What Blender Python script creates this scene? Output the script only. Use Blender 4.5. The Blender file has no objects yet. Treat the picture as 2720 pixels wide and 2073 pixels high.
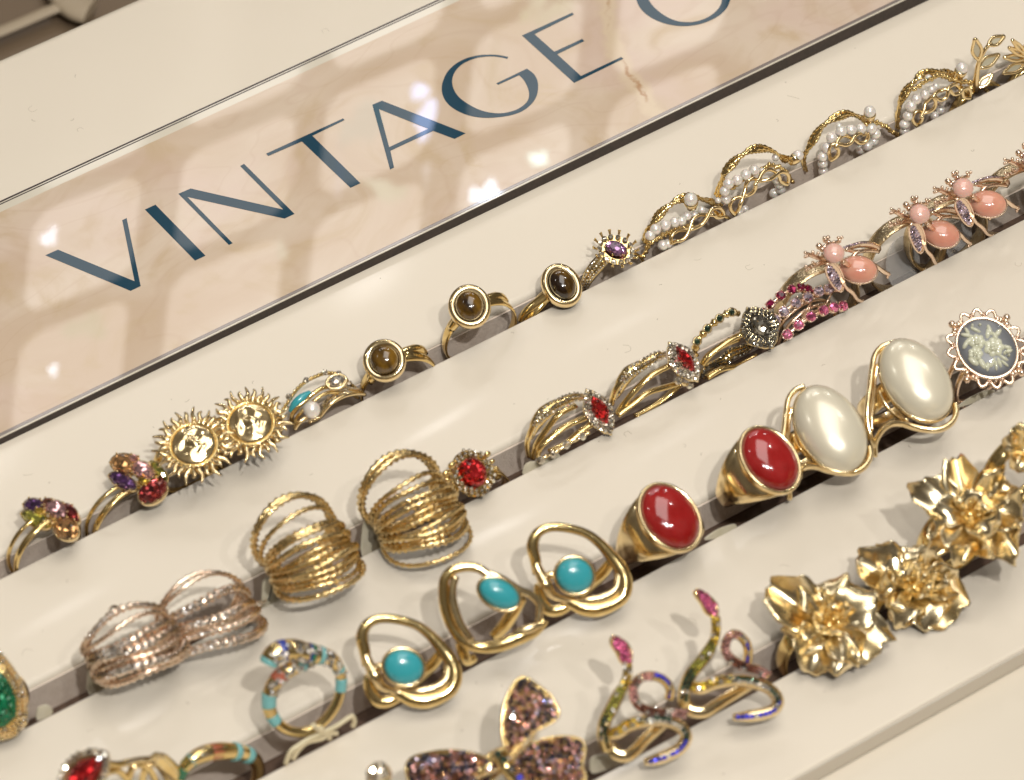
import bpy, bmesh, math, random
from mathutils import Vector as V, Matrix
random.seed(7)
S = 0.001                      # everything below is written in millimetres
sc = bpy.context.scene
COL = sc.collection
PI = math.pi

# ------------------------------------------------------------------ camera
CAM = V((-399.37589877, -597.76332704, 676.86942565))
RX = V((0.82089238, -0.57067436, -0.02159818)).normalized()
RY = V((-0.41038345, -0.56317544, -0.71722998)).normalized()
RZ = V((0.39714120, 0.59763216, -0.69650174)).normalized()
FPX = 11635.36
camd = bpy.data.cameras.new('camera'); cam = bpy.data.objects.new('camera', camd); COL.objects.link(cam)
m = Matrix.Identity(4)
for i in range(3):
    m[i][0] = RX[i]; m[i][1] = -RY[i]; m[i][2] = -RZ[i]; m[i][3] = CAM[i] * S
cam.matrix_world = m
camd.sensor_width = 36.0; camd.lens = 36.0 * FPX / 2720
camd.clip_start = 0.05; camd.clip_end = 50
camd.dof.use_dof = True
camd.dof.focus_distance = ((V((60, 0, 5)) - CAM).dot(RZ)) * S
camd.dof.aperture_fstop = 21
camd.dof.aperture_blades = 0
sc.camera = cam

# ------------------------------------------------------------------ world, lamps, exposure
w = bpy.data.worlds.new('World'); sc.world = w; w.use_nodes = True
sc.view_settings.view_transform = 'Standard'; sc.view_settings.look = 'None'
sc.view_settings.exposure = 0.04; sc.view_settings.gamma = 1.0
sc.view_settings.use_curve_mapping = False
sc.cycles.use_denoising = True
sc.cycles.max_bounces = 8; sc.cycles.glossy_bounces = 5; sc.cycles.diffuse_bounces = 3
sc.cycles.transmission_bounces = 6
sc.cycles.sample_clamp_indirect = 4.0
sc.cycles.caustics_reflective = False; sc.cycles.caustics_refractive = False

def world():
    nt = w.node_tree; N = nt.nodes; L = nt.links; N.clear()
    def mth(op, a, b=None, c=None):
        n = N.new('ShaderNodeMath'); n.operation = op
        for i, q in enumerate((a, b, c)):
            if q is None: continue
            if isinstance(q, (int, float)): n.inputs[i].default_value = q
            else: L.new(q, n.inputs[i])
        return n.outputs[0]
    def mix(f, a, b):
        n = N.new('ShaderNodeMix'); n.data_type = 'RGBA'
        for s_, q in ((0, f), (6, a), (7, b)):
            if isinstance(q, (int, float)): n.inputs[s_].default_value = q
            elif isinstance(q, tuple): n.inputs[s_].default_value = (*q, 1)
            else: L.new(q, n.inputs[s_])
        return n.outputs[2]
    tc = N.new('ShaderNodeTexCoord'); d = tc.outputs['Generated']
    sx = N.new('ShaderNodeSeparateXYZ'); L.new(d, sx.inputs[0])
    z = sx.outputs[2]
    # room: darker floor and far walls, cream ceiling
    base = mix(mth('SMOOTH_MIN', mth('MAXIMUM', mth('MULTIPLY_ADD', z, 0.9, 0.25), 0.0), 1.0, 0.1), (0.10, 0.075, 0.055), (0.62, 0.54, 0.44))
    # big soft patches of shop fittings
    nz = N.new('ShaderNodeTexNoise'); nz.inputs['Scale'].default_value = 3.2; nz.inputs['Detail'].default_value = 2; L.new(d, nz.inputs[0])
    r = N.new('ShaderNodeMapRange'); L.new(nz.outputs[0], r.inputs[0]); r.inputs[1].default_value = 0.40; r.inputs[2].default_value = 0.60
    base = mix(r.outputs[0], mix(0.62, base, (0.05, 0.034, 0.022)), base)
    # dim warm wall in the direction the sign mirrors (mirror of the view direction)
    sn = V((-0.0071, 0, 1)).normalized(); mir = lambda q: (q - sn * (2 * q.dot(sn))).normalized()
    fwd, rx, ry = mir(RZ), mir(RX), mir(RY)
    def dot(v):
        n = N.new('ShaderNodeVectorMath'); n.operation = 'DOT_PRODUCT'; L.new(d, n.inputs[0]); n.inputs[1].default_value = v; return n.outputs['Value']
    a = dot(fwd); a = mth('MAXIMUM', a, 0.05)
    near = N.new('ShaderNodeMapRange'); L.new(a, near.inputs[0]); near.inputs[1].default_value = 0.90; near.inputs[2].default_value = 0.96
    base = mix(near.outputs[0], base, (0.30, 0.24, 0.19))
    bg = N.new('ShaderNodeBackground'); L.new(base, bg.inputs[0]); bg.inputs[1].default_value = 0.36
    o = N.new('ShaderNodeOutputWorld'); L.new(bg.outputs[0], o.inputs[0])
SPOTS = [(1120, 300, 60, 85, (0.50, 0.62, 1.0), 17), (955, 340, 60, 90, (0.75, 0.95, 0.95), 7), (1285, 515, 48, 40, (0.72, 0.84, 1.0), 24),
         (1430, 420, 45, 22, (0.70, 1.0, 0.95), 18), (130, 630, 26, 30, (0.8, 0.85, 1.0), 20), (140, 985, 20, 22, (0.75, 0.85, 1.0), 22),
         (225, 870, 90, 40, (0.78, 1.0, 0.8), 7), (1030, 500, 70, 32, (0.78, 1.0, 0.8), 8), (750, 665, 18, 34, (0.8, 1.0, 0.85), 8),
         (1440, 30, 80, 40, (0.85, 1.0, 0.75), 7), (1310, 190, 14, 150, (1, 0.95, 0.8), 6), (900, 460, 8, 90, (0.85, 0.85, 1), 9), (780, 430, 22, 80, (1.0, 0.85, 1), 5),
         (1135, 460, 16, 50, (0.8, 0.85, 1), 6)]
world()

def lamp(name, direction, dist, size, power, color, shape='DISK', size_y=None, target=(0, -20, 0)):
    ld = bpy.data.lights.new(name, 'AREA'); ld.shape = shape; ld.size = size
    if size_y: ld.size_y = size_y
    ld.energy = power; ld.color = color
    o = bpy.data.objects.new(name, ld); COL.objects.link(o)
    dv = V(direction).normalized(); t = V(target) * S
    o.location = t + dv * dist
    o.rotation_euler = dv.to_track_quat('Z', 'Y').to_euler()
    return o
W1 = (1.0, 0.98, 0.945)
lamp('spotlight', (-0.16, -0.55, 0.82), 1.9, 0.06, 13, W1)
lamp('spotlight', (-0.30, -0.48, 0.84), 1.9, 0.035, 2.6, W1)
lamp('spotlight', (0.02, -0.60, 0.80), 1.9, 0.035, 2.6, W1)
lamp('spotlight', (0.55, -0.10, 0.90), 2.2, 0.05, 1.4, W1)
lamp('spotlight', (-0.55, 0.30, 0.75), 2.2, 0.05, 1.2, W1)
lamp('ceiling_or_fill_light', (0.70, 0.45, 0.62), 2.2, 0.05, 1.1, W1)
lamp('ceiling_or_fill_light', (0.05, 0.75, 0.62), 2.2, 0.05, 1.1, W1)
lamp('ceiling_or_fill_light', (0.1, -0.1, 1.0), 1.6, 1.3, 9.5, (1.0, 0.96, 0.90), "RECTANGLE", 0.8)  # large soft fill, added to lighten the shadows

def glow_lamp(u, v, size, power):
    """a ceiling lamp whose mirror image in the satin tray falls at this spot"""
    d = (RX * ((u - 1360) / FPX) + RY * ((v - 1036.5) / FPX) + RZ).normalized(); p = CAM + d * (-CAM.z / d.z); d.z = -d.z
    return lamp('ceiling_or_fill_light', d, 2.3, size, power, (1.0, 0.97, 0.95), target=p)
glow_lamp(1150, 1085, 0.045, 1.0); glow_lamp(180, 1660, 0.06, 0.7); glow_lamp(1620, 830, 0.06, 0.4)

# ------------------------------------------------------------------ pixel rays (2720 x 2073 photograph)
def ray(u, v): return (RX * ((u - 1360) / FPX) + RY * ((v - 1036.5) / FPX) + RZ).normalized()
def pl(u, v, P, N):
    d = ray(u, v); return CAM + d * ((P - CAM).dot(N) / d.dot(N))
def at(u, v, z=0.0): return pl(u, v, V((0, 0, z)), V((0, 0, 1)))
def ay(u, v, y): return pl(u, v, V((0, y, 0)), V((0, 1, 0)))
TC = -RZ                                           # towards the camera
UP = V((0, 0, 1)); X = V((1, 0, 0)); Y = V((0, 1, 0))
class Zm:
    """one enlarged crop of the photograph: crop pixels -> photograph pixels"""
    def __init__(s, x0, y0, k): s.a = (x0, y0, k)
    def __call__(s, x, y): return (s.a[0] + x / s.a[2], s.a[1] + y / s.a[2])
ZA = Zm(0, 900, 3.111); ZB = Zm(500, 800, 3.111); ZC = Zm(1100, 600, 3.111); ZD = Zm(1600, 350, 3.111)
ZE = Zm(2100, 50, 3.5); ZF = Zm(2050, 350, 3.231); ZG = Zm(1350, 750, 3.111); ZH = Zm(600, 1130, 3.111)
ZI = Zm(0, 1440, 2.654); ZJ = Zm(600, 1540, 3.149); ZK = Zm(1100, 1330, 3.111); ZL = Zm(1600, 1040, 3.111)
ZM = Zm(2100, 780, 3.5); ZN = Zm(2000, 1160, 3.061); ZO = Zm(1000, 1540, 3.149); ZP = Zm(1500, 1540, 3.149)
ZQ = Zm(1900, 1440, 2.654); ZR = Zm(0, 1700, 2.0036)
def PY(Z, pts, y):
    """crop points on the plane y (or each with its own y as third value)"""
    return [ay(*Z(p[0], p[1]), p[2] if len(p) > 2 else y) for p in pts]
def PP(Z, pts, P, N, off=(0, 0)):
    """crop points on the plane through P square to N; a third value lifts off it"""
    o = []
    for p in pts:
        u, v = Z(p[0], p[1]); q = pl(u + off[0], v + off[1], P, N)
        o.append(q + N * (p[2] if len(p) > 2 else 0))
    return o

# ------------------------------------------------------------------ materials
def mat(name, col, rough=0.4, metal=0.0, **k):
    m_ = bpy.data.materials.new(name); m_.use_nodes = True
    b = m_.node_tree.nodes['Principled BSDF']
    b.inputs['Base Color'].default_value = (*col, 1); b.inputs['Roughness'].default_value = rough; b.inputs['Metallic'].default_value = metal
    for kk, vv in k.items(): b.inputs[kk.replace('_', ' ')].default_value = vv
    return m_
def noise_on(m_, scale, c1, c2, lo=0.35, hi=0.65, detail=4, bump=0.0, bscale=None, stretch=None, rough=None):
    nt = m_.node_tree; N = nt.nodes; L = nt.links; b = N['Principled BSDF']
    tc = N.new('ShaderNodeTexCoord'); mp = N.new('ShaderNodeMapping'); L.new(tc.outputs['Object'], mp.inputs[0])
    if stretch: mp.inputs['Scale'].default_value = stretch
    nz = N.new('ShaderNodeTexNoise'); nz.inputs['Scale'].default_value = scale; nz.inputs['Detail'].default_value = detail; L.new(mp.outputs[0], nz.inputs[0])
    cr = N.new('ShaderNodeValToRGB'); L.new(nz.outputs[0], cr.inputs[0])
    cr.color_ramp.elements[0].position = lo; cr.color_ramp.elements[0].color = (*c1, 1)
    cr.color_ramp.elements[1].position = hi; cr.color_ramp.elements[1].color = (*c2, 1)
    if c1 != c2: L.new(cr.outputs[0], b.inputs['Base Color'])
    if rough:
        r = N.new('ShaderNodeMapRange'); L.new(nz.outputs[0], r.inputs[0]); r.inputs[1].default_value = 0.3; r.inputs[2].default_value = 0.7
        r.inputs[3].default_value = rough[0]; r.inputs[4].default_value = rough[1]; L.new(r.outputs[0], b.inputs['Roughness'])
    if bump:
        n2 = N.new('ShaderNodeTexNoise'); n2.inputs['Scale'].default_value = bscale or scale; n2.inputs['Detail'].default_value = 3; L.new(mp.outputs[0], n2.inputs[0])
        bp = N.new('ShaderNodeBump'); bp.inputs['Strength'].default_value = bump; bp.inputs['Distance'].default_value = 0.0003
        L.new(n2.outputs[0], bp.inputs['Height']); L.new(bp.outputs[0], b.inputs['Normal'])
    return m_
GOLD = noise_on(mat('gold', (0.80, 0.60, 0.27), 0.13, 1.0), 300, (0.90, 0.70, 0.34), (0.80, 0.59, 0.25), bump=0.10, bscale=420, rough=(0.10, 0.20))
PGOLD = noise_on(mat('pale_gold', (0.92, 0.76, 0.45), 0.16, 1.0), 300, (0.94, 0.77, 0.46), (0.88, 0.68, 0.37), bump=0.12, bscale=350, rough=(0.12, 0.24))
RGOLD = noise_on(mat('rose_gold', (0.88, 0.68, 0.52), 0.16, 1.0), 300, (0.98, 0.79, 0.62), (0.92, 0.69, 0.52), bump=0.12, bscale=350, rough=(0.2, 0.32))
HGOLD = noise_on(mat('hammered_gold', (0.84, 0.68, 0.36), 0.2, 1.0), 700, (0.94, 0.74, 0.40), (0.78, 0.56, 0.23), 0.3, 0.7, bump=0.9, bscale=1100, rough=(0.12, 0.3))
BGOLD = noise_on(mat('brushed_gold', (0.78, 0.64, 0.42), 0.3, 1.0), 900, (0.80, 0.66, 0.44), (0.60, 0.46, 0.26), bump=0.6, bscale=1500, stretch=(1, 1, 0.15), rough=(0.2, 0.4))
def crystal(name, col, metal=0.75, rough=0.06, em=0.0):
    m_ = mat(name, col, rough, metal, Coat_Weight=1.0, Coat_Roughness=0.02, IOR=1.8)
    nt = m_.node_tree; N = nt.nodes; L = nt.links; b = N['Principled BSDF']
    tc = N.new('ShaderNodeTexCoord'); vo = N.new('ShaderNodeTexVoronoi'); vo.inputs['Scale'].default_value = 1300
    L.new(tc.outputs['Object'], vo.inputs['Vector'])
    hs = N.new('ShaderNodeHueSaturation'); hs.inputs['Color'].default_value = (*col, 1)
    sp = N.new('ShaderNodeSeparateColor'); L.new(vo.outputs['Color'], sp.inputs[0])
    r = N.new('ShaderNodeMapRange'); L.new(sp.outputs[0], r.inputs[0]); r.inputs[3].default_value = 0.35; r.inputs[4].default_value = 1.5
    L.new(r.outputs[0], hs.inputs['Value']); L.new(hs.outputs[0], b.inputs['Base Color'])
    vm = N.new('ShaderNodeVectorMath'); vm.operation = 'MULTIPLY_ADD'; L.new(vo.outputs['Color'], vm.inputs[0]); vm.inputs[1].default_value = (1.1,) * 3; vm.inputs[2].default_value = (-0.55,) * 3
    ge = N.new('ShaderNodeNewGeometry'); va = N.new('ShaderNodeVectorMath'); va.operation = 'ADD'; L.new(vm.outputs[0], va.inputs[0]); L.new(ge.outputs['Normal'], va.inputs[1])
    vn = N.new('ShaderNodeVectorMath'); vn.operation = 'NORMALIZE'; L.new(va.outputs[0], vn.inputs[0]); L.new(vn.outputs[0], b.inputs['Normal'])
    return m_
CLEAR = crystal('clear_crystal', (0.84, 0.75, 0.62), 0.85)
SPARK = crystal('sparkling_crystal', (0.95, 0.90, 0.84), 0.9)
RED = crystal('red_crystal', (0.62, 0.008, 0.012), 0.75)
GREY = crystal('smoky_crystal', (0.24, 0.22, 0.18), 0.85)
DGREEN = crystal('dark_green_crystal', (0.03, 0.09, 0.05), 0.7)
OLIVE = crystal('olive_crystal', (0.42, 0.40, 0.07), 0.75)
EMER = crystal('emerald_crystal', (0.0, 0.19, 0.075), 0.4)
PURP = crystal('amethyst_crystal', (0.42, 0.20, 0.42), 0.75)
DPURP = crystal('deep_purple_crystal', (0.13, 0.05, 0.18), 0.7)
GARN = crystal('garnet_crystal', (0.26, 0.02, 0.02), 0.7)
ORNG = crystal('champagne_crystal', (0.74, 0.40, 0.16), 0.8)
PINKP = crystal('pale_pink_crystal', (0.80, 0.46, 0.48), 0.8)
HOTP = crystal('hot_pink_crystal', (0.95, 0.20, 0.42), 0.75)
DPNK = crystal('dark_pink_crystal', (0.40, 0.01, 0.10), 0.75)
LAV = crystal('lavender_crystal', (0.72, 0.60, 0.76), 0.8)
NAVY = crystal('navy_crystal', (0.012, 0.018, 0.06), 0.6)
BLUE = crystal('blue_crystal', (0.08, 0.08, 0.85), 0.6)
YEL = crystal('yellow_crystal', (0.85, 0.56, 0.07), 0.8)
BROWN = crystal('brown_crystal', (0.28, 0.10, 0.06), 0.75)
ROSEC = crystal('rose_crystal', (0.80, 0.42, 0.38), 0.8)
PEARL = noise_on(mat('pearl', (0.84, 0.78, 0.70), 0.28, 0.3, Coat_Weight=0.6, Coat_Roughness=0.12, Subsurface_Weight=0.2, Subsurface_Scale=0.001), 200, (0.93, 0.88, 0.82), (0.90, 0.83, 0.75))
IVORY = mat('ivory_pearl', (0.84, 0.77, 0.60), 0.28, 0.25, Coat_Weight=0.8, Coat_Roughness=0.16)
PINKPEARL = mat('pink_pearl', (0.80, 0.58, 0.46), 0.25, 0.1, Coat_Weight=0.5, Coat_Roughness=0.1)
TIGER = noise_on(mat('tiger_eye', (0.12, 0.07, 0.01), 0.15, 0.0, Coat_Weight=1.0, Coat_Roughness=0.03), 160, (0.016, 0.006, 0.001), (0.27, 0.135, 0.012), 0.42, 0.68, 6, stretch=(1.6, 0.5, 0.5))
TURQ = noise_on(mat('turquoise', (0.05, 0.44, 0.46), 0.22, 0.0, Coat_Weight=0.6, Coat_Roughness=0.05), 160, (0.012, 0.17, 0.18), (0.045, 0.38, 0.43), 0.33, 0.44, 8)
CORAL = noise_on(mat('red_agate', (0.42, 0.015, 0.012), 0.12, 0.0, Coat_Weight=1.0, Coat_Roughness=0.02, Subsurface_Weight=0.1, Subsurface_Scale=0.001), 120, (0.25, 0.003, 0.002), (0.46, 0.025, 0.025), 0.3, 0.75, 3)
PINKC = mat('pink_cabochon', (0.84, 0.50, 0.41), 0.15, 0.0, Coat_Weight=1.0, Coat_Roughness=0.03, Subsurface_Weight=0.3, Subsurface_Scale=0.002)
PINKD = noise_on(mat('coral_cabochon', (0.72, 0.22, 0.14), 0.15, 0.0, Coat_Weight=1.0, Coat_Roughness=0.03, Subsurface_Weight=0.2, Subsurface_Scale=0.002), 130, (0.66, 0.25, 0.18), (0.82, 0.42, 0.28), 0.35, 0.7, 3)
ENTURQ = mat('turquoise_enamel', (0.20, 0.50, 0.50), 0.2, 0.0, Coat_Weight=0.5)
ENBLUE = mat('blue_enamel', (0.01, 0.03, 0.28), 0.15, 0.0, Coat_Weight=0.5)
ENCOR = mat('coral_enamel', (0.50, 0.13, 0.07), 0.2, 0.0, Coat_Weight=0.5)
ENGRN = mat('green_enamel', (0.02, 0.16, 0.07), 0.2, 0.0, Coat_Weight=0.5)
SHELL = mat('leaf_enamel', (0.62, 0.56, 0.40), 0.2, 0.1, Coat_Weight=0.5)
CAMEOG = mat('grey_cameo', (0.14, 0.145, 0.155), 0.35, 0.0, Coat_Weight=0.4)
CAMEOW = mat('cream_cameo', (0.66, 0.66, 0.50), 0.2, 0.0, Coat_Weight=0.7, Coat_Roughness=0.08)
PAPER = noise_on(mat('tag_paper', (0.68, 0.62, 0.47), 0.6), 400, (0.70, 0.64, 0.50), (0.64, 0.58, 0.42))
STRING = mat('cream_string', (0.74, 0.64, 0.42), 0.4)
PLASTIC = mat('clear_plastic', (0.85, 0.82, 0.78), 0.08, 0.0, Alpha=0.3)
PRINT = mat('tag_print', (0.06, 0.06, 0.05), 0.6)
FOAM = noise_on(mat('cream_leatherette', (0.80, 0.715, 0.585), 0.38, 0.0, Specular_IOR_Level=0.4, Coat_Weight=0.035, Coat_Roughness=0.08), 14, (0.812, 0.728, 0.602), (0.806, 0.722, 0.595), 0.3, 0.7, 5, bump=0.06, bscale=2600, rough=(0.40, 0.46))
SLOTWALL = noise_on(mat('slot_wall', (0.70, 0.61, 0.54), 0.8), 500, (0.76, 0.65, 0.55), (0.70, 0.59, 0.49), bump=0.5, bscale=1800)
EDGEM = mat('tray_edge_shade', (0.62, 0.56, 0.47), 0.5)
DARK = noise_on(mat('slot_shade_brown', (0.10, 0.06, 0.04), 0.8), 700, (0.11, 0.065, 0.042), (0.08, 0.048, 0.032))
TABLE = noise_on(mat('cream_counter', (0.78, 0.70, 0.58), 0.35), 6, (0.79, 0.715, 0.595), (0.76, 0.685, 0.56))
BROWNP = mat('bronze_plate', (0.17, 0.12, 0.075), 0.35)

# ------------------------------------------------------------------ mesh builder
def orth(n, hint=None):
    n = n.normalized(); h = hint or (X if abs(n.x) < 0.8 else Y)
    a = (h - n * h.dot(n))
    if a.length < 1e-6: h = Y; a = h - n * h.dot(n)
    a.normalize(); return a, n.cross(a)
def cat(P, closed, k):
    if k <= 1 or len(P) < 3: return list(P)
    n = len(P); o = []
    rng = range(n if closed else n - 1)
    for i in rng:
        g = (lambda j: P[j % n]) if closed else (lambda j: P[min(max(j, 0), n - 1)])
        a, b, c, d = g(i - 1), g(i), g(i + 1), g(i + 2)
        for q in range(k):
            t = q / k; t2 = t * t; t3 = t2 * t
            o.append((b * 2 + (c - a) * t + (a * 2 - b * 5 + c * 4 - d) * t2 + (b * 3 - a - c * 3 + d) * t3) * 0.5)
    if not closed: o.append(P[-1])
    return o
class MB:
    def __init__(s): s.v = []; s.f = []; s.sm = []
    def add(s, vs, fs, smooth=True):
        k = len(s.v); s.v += vs; s.f += [tuple(i + k for i in f) for f in fs]; s.sm += [smooth] * len(fs); return s
    def grid(s, rows, closed_u=False, closed_v=False, caps=False, smooth=True):
        n = len(rows); mm = len(rows[0]); vs = [p for r in rows for p in r]; fs = []
        for i in range(n if closed_u else n - 1):
            for j in range(mm if closed_v else mm - 1):
                a = i * mm + j; b = i * mm + (j + 1) % mm; c = ((i + 1) % n) * mm + (j + 1) % mm; d = ((i + 1) % n) * mm + j
                fs.append((a, b, c, d))
        s.add(vs, fs, smooth)
        if caps and not closed_u:
            k = len(s.v) - len(vs)
            s.f += [tuple(k + j for j in range(mm))[::-1], tuple(k + (n - 1) * mm + j for j in range(mm))]; s.sm += [False, False]
        return s
    def tube(s, P, r, seg=8, closed=False, sub=4, flat=None, fn=None, wob=0.0):
        """round tube; r one value or one per point; flat=(normal, a, b): oval section, a along normal"""
        n0 = len(P); Q = cat([V(p) for p in P], closed, sub); n = len(Q)
        if isinstance(r, (int, float)): rr = [r] * n
        else:
            rr = []
            for i in range(n):
                t = i / sub; j = int(t); f = t - j
                a = r[j % n0]; b = r[(j + 1) % n0] if closed else r[min(j + 1, n0 - 1)]
                rr.append(a + (b - a) * f)
        T = []
        for i in range(n):
            a = Q[(i + 1) % n] if closed or i < n - 1 else Q[i]; b = Q[i - 1] if closed or i > 0 else Q[i]
            d = a - b; T.append(d.normalized() if d.length > 1e-9 else V((1, 0, 0)))
        N_, _ = orth(T[0]); rows = []
        for i in range(n):
            N_ = (N_ - T[i] * N_.dot(T[i]))
            N_ = N_.normalized() if N_.length > 1e-6 else orth(T[i])[0]
            if flat:
                A = flat[0] - T[i] * flat[0].dot(T[i]); A.normalize(); B = T[i].cross(A); ra, rb = flat[1] * rr[i], flat[2] * rr[i]
            else: A = N_; B = T[i].cross(N_); ra = rb = rr[i]
            k = fn(i, n) if fn else 1.0
            if wob: k *= 1 + random.uniform(-wob, wob)
            rows.append([Q[i] + A * (math.cos(2 * PI * j / seg) * ra * k) + B * (math.sin(2 * PI * j / seg) * rb * k) for j in range(seg)])
        return s.grid(rows, closed, True, True)
    def ball(s, c, r, seg=10, sc_=None, ax=None):
        """uv ball; sc_ scales along the axes ax=(a, b, c)"""
        A = ax or (X, Y, UP); k = sc_ or (1, 1, 1); h = max(4, seg // 2 + 1); rows = []
        for i in range(1, h):
            th = PI * i / h
            rows.append([c + A[0] * (r * k[0] * math.sin(th) * math.cos(2 * PI * j / seg)) + A[1] * (r * k[1] * math.sin(th) * math.sin(2 * PI * j / seg)) + A[2] * (r * k[2] * math.cos(th)) for j in range(seg)])
        s.grid(rows, False, True)
        b = len(s.v) - (h - 1) * seg; s.v += [c + A[2] * (r * k[2]), c - A[2] * (r * k[2])]; t = len(s.v) - 2
        for j in range(seg):
            s.f.append((t, b + j, b + (j + 1) % seg)); s.f.append((t + 1, b + (h - 2) * seg + (j + 1) % seg, b + (h - 2) * seg + j)); s.sm += [True, True]
        return s
    def oval(s, c, n, a, ra, rb, m_=24):
        b = n.cross(a); return [c + a * (math.cos(2 * PI * i / m_) * ra) + b * (math.sin(2 * PI * i / m_) * rb) for i in range(m_)]
    def cab(s, c, n, a, ra, rb, h, m_=28, under=0.6, pw=0.5):
        """domed cabochon"""
        rows = []
        for k in range(1, 10):
            t = k / 9 * PI / 2; e = math.sin(t) ** (0.9); z = h * math.cos(t)
            rows.append(s.oval(c + n * z, n, a, ra * e, rb * e, m_))
        rows.append(s.oval(c - n * under, n, a, ra * 0.97, rb * 0.97, m_))
        s.grid(rows, False, True); b = len(s.v) - 10 * m_; s.v.append(c + n * h); t = len(s.v) - 1
        for j in range(m_): s.f.append((t, b + j, b + (j + 1) % m_)); s.sm.append(True)
        s.f.append(tuple(b + 9 * m_ + j for j in range(m_))[::-1]); s.sm.append(False)
        return s
    def gem(s, c, n, a, ra, rb, h, m_=10, shape='oval'):
        """faceted stone: table, two rows of crown facets, girdle, pavilion; flat shaded"""
        bb = n.cross(a)
        def ring(k, z, off):
            o = []
            for i in range(m_):
                t = 2 * PI * (i + off) / m_; x, y = math.cos(t), math.sin(t)
                if shape == 'marquise': y = y * (1 - abs(x) ** 2.2 * 0.75); 
                if shape == 'square': q = (abs(x) ** 5 + abs(y) ** 5) ** (-1 / 5); x *= q; y *= q
                o.append(c + n * z + a * (x * ra * k) + bb * (y * rb * k))
            return o
        R_ = [ring(0.52, h, 0.5), ring(0.82, h * 0.62, 0), ring(1.0, 0, 0.5), ring(0.97, -h * 0.2, 0.5)]
        k0 = len(s.v); s.v += R_[0] + R_[1] + R_[2] + R_[3]; M_ = m_
        F = [tuple(k0 + i for i in range(M_))]
        for i in range(M_):
            j = (i + 1) % M_
            F += [(k0 + i, k0 + M_ + j, k0 + j), (k0 + i, k0 + M_ + i, k0 + M_ + j)]
            F += [(k0 + M_ + i, k0 + 2 * M_ + i, k0 + M_ + j), (k0 + M_ + j, k0 + 2 * M_ + i, k0 + 2 * M_ + j)]
            F += [(k0 + 2 * M_ + i, k0 + 3 * M_ + i, k0 + 3 * M_ + j, k0 + 2 * M_ + j)]
        F.append(tuple(k0 + 3 * M_ + i for i in range(M_))[::-1])
        s.f += F; s.sm += [False] * len(F); return s
    def stone(s, c, n, r, a=None):
        a = a or orth(n)[0]; return s.gem(c, n, a, r, r, r * 0.55, 6)
    def bezel(s, c, n, a, ra, rb, r, lift=0.0, seg=8, m_=28, flat=None):
        return s.tube(s.oval(c + n * lift, n, a, ra, rb, m_), r, seg, True, 1, flat)
    def wall(s, c, n, a, ra, rb, h, m_=28, k=0.92):
        """side wall of a setting going down from the girdle"""
        return s.grid([s.oval(c, n, a, ra, rb, m_), s.oval(c - n * h * 0.5, n, a, ra * (k + 0.03), rb * (k + 0.03), m_), s.oval(c - n * h, n, a, ra * k * 0.9, rb * k * 0.9, m_)], False, True, True)
    def hoop(s, c, e1, e2, R, w_, t_, a0=0, a1=360, m_=56, wf=None, tf=None, seg=10, off=0.0):
        """ring band: circle in the plane e1,e2; w_ along the finger axis, t_ radial; wf/tf(angle) scale them"""
        n = e1.cross(e2).normalized(); full = abs(a1 - a0) >= 360; rows = []
        for i in range(m_ if full else m_ + 1):
            t = math.radians(a0 + (a1 - a0) * i / m_); d = e1 * math.cos(t) + e2 * math.sin(t)
            ww = w_ * (wf(t) if wf else 1); tt = t_ * (tf(t) if tf else 1)
            rows.append([c + d * (R + tt * (0.5 + 0.5 * math.cos(2 * PI * j / seg))) + n * (ww / 2 * math.sin(2 * PI * j / seg) + off) for j in range(seg)])
        return s.grid(rows, full, True, not full)
    def box(s, lo, hi):
        (a, b, c), (d, e, f) = lo, hi
        vs = [V(p) for p in ((a, b, c), (d, b, c), (d, e, c), (a, e, c), (a, b, f), (d, b, f), (d, e, f), (a, e, f))]
        return s.add(vs, [(0, 3, 2, 1), (4, 5, 6, 7), (0, 1, 5, 4), (1, 2, 6, 5), (2, 3, 7, 6), (3, 0, 4, 7)], False)
    def slab(s, pts, n, t):
        """flat outline given thickness t along -n"""
        k = len(pts); lo = [p - n * t for p in pts]
        fs = [tuple(range(k)), tuple(range(2 * k - 1, k - 1, -1))] + [(i, i + k, (i + 1) % k + k, (i + 1) % k) for i in range(k)]
        return s.add(list(pts) + lo, fs, False)
    def build(s, name, material, parent=None, origin=V((0, 0, 0))):
        me = bpy.data.meshes.new(name); me.from_pydata([((p - origin) * S)[:] for p in s.v], [], s.f)
        me.polygons.foreach_set('use_smooth', s.sm); me.materials.append(material); me.update()
        bm = bmesh.new(); bm.from_mesh(me); bmesh.ops.recalc_face_normals(bm, faces=bm.faces); bm.to_mesh(me); bm.free()
        o = bpy.data.objects.new(name, me); COL.objects.link(o)
        if parent: o.parent = parent
        return o
class Thing:
    def __init__(s, name, label, category, origin, group=None):
        o = bpy.data.objects.new(name, None); COL.objects.link(o); o.empty_display_size = 0.005
        o.location = origin * S; o['label'] = label; o['category'] = category
        if group: o['group'] = group
        s.o = o; s.org = origin
    def part(s, name, mb, material, parent=None, label=None):
        o = mb.build(name, material, parent or s.o, s.org)
        if label: o['label'] = label
        return o
def spread(P, step, closed=False):
    """points at an even step along a path"""
    Q = cat([V(p) for p in P], closed, 12)
    if closed: Q.append(Q[0])
    o = [Q[0]]; acc = 0
    for a, b in zip(Q, Q[1:]):
        l = (b - a).length
        while acc + l >= step:
            t = (step - acc) / l; a = a + (b - a) * t; o.append(a); l = (b - a).length; acc = 0
        acc += l
    return o
def mixn(*kv):
    v = V((0, 0, 0))
    for k, d in kv: v += d * k
    return v.normalized()


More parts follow.
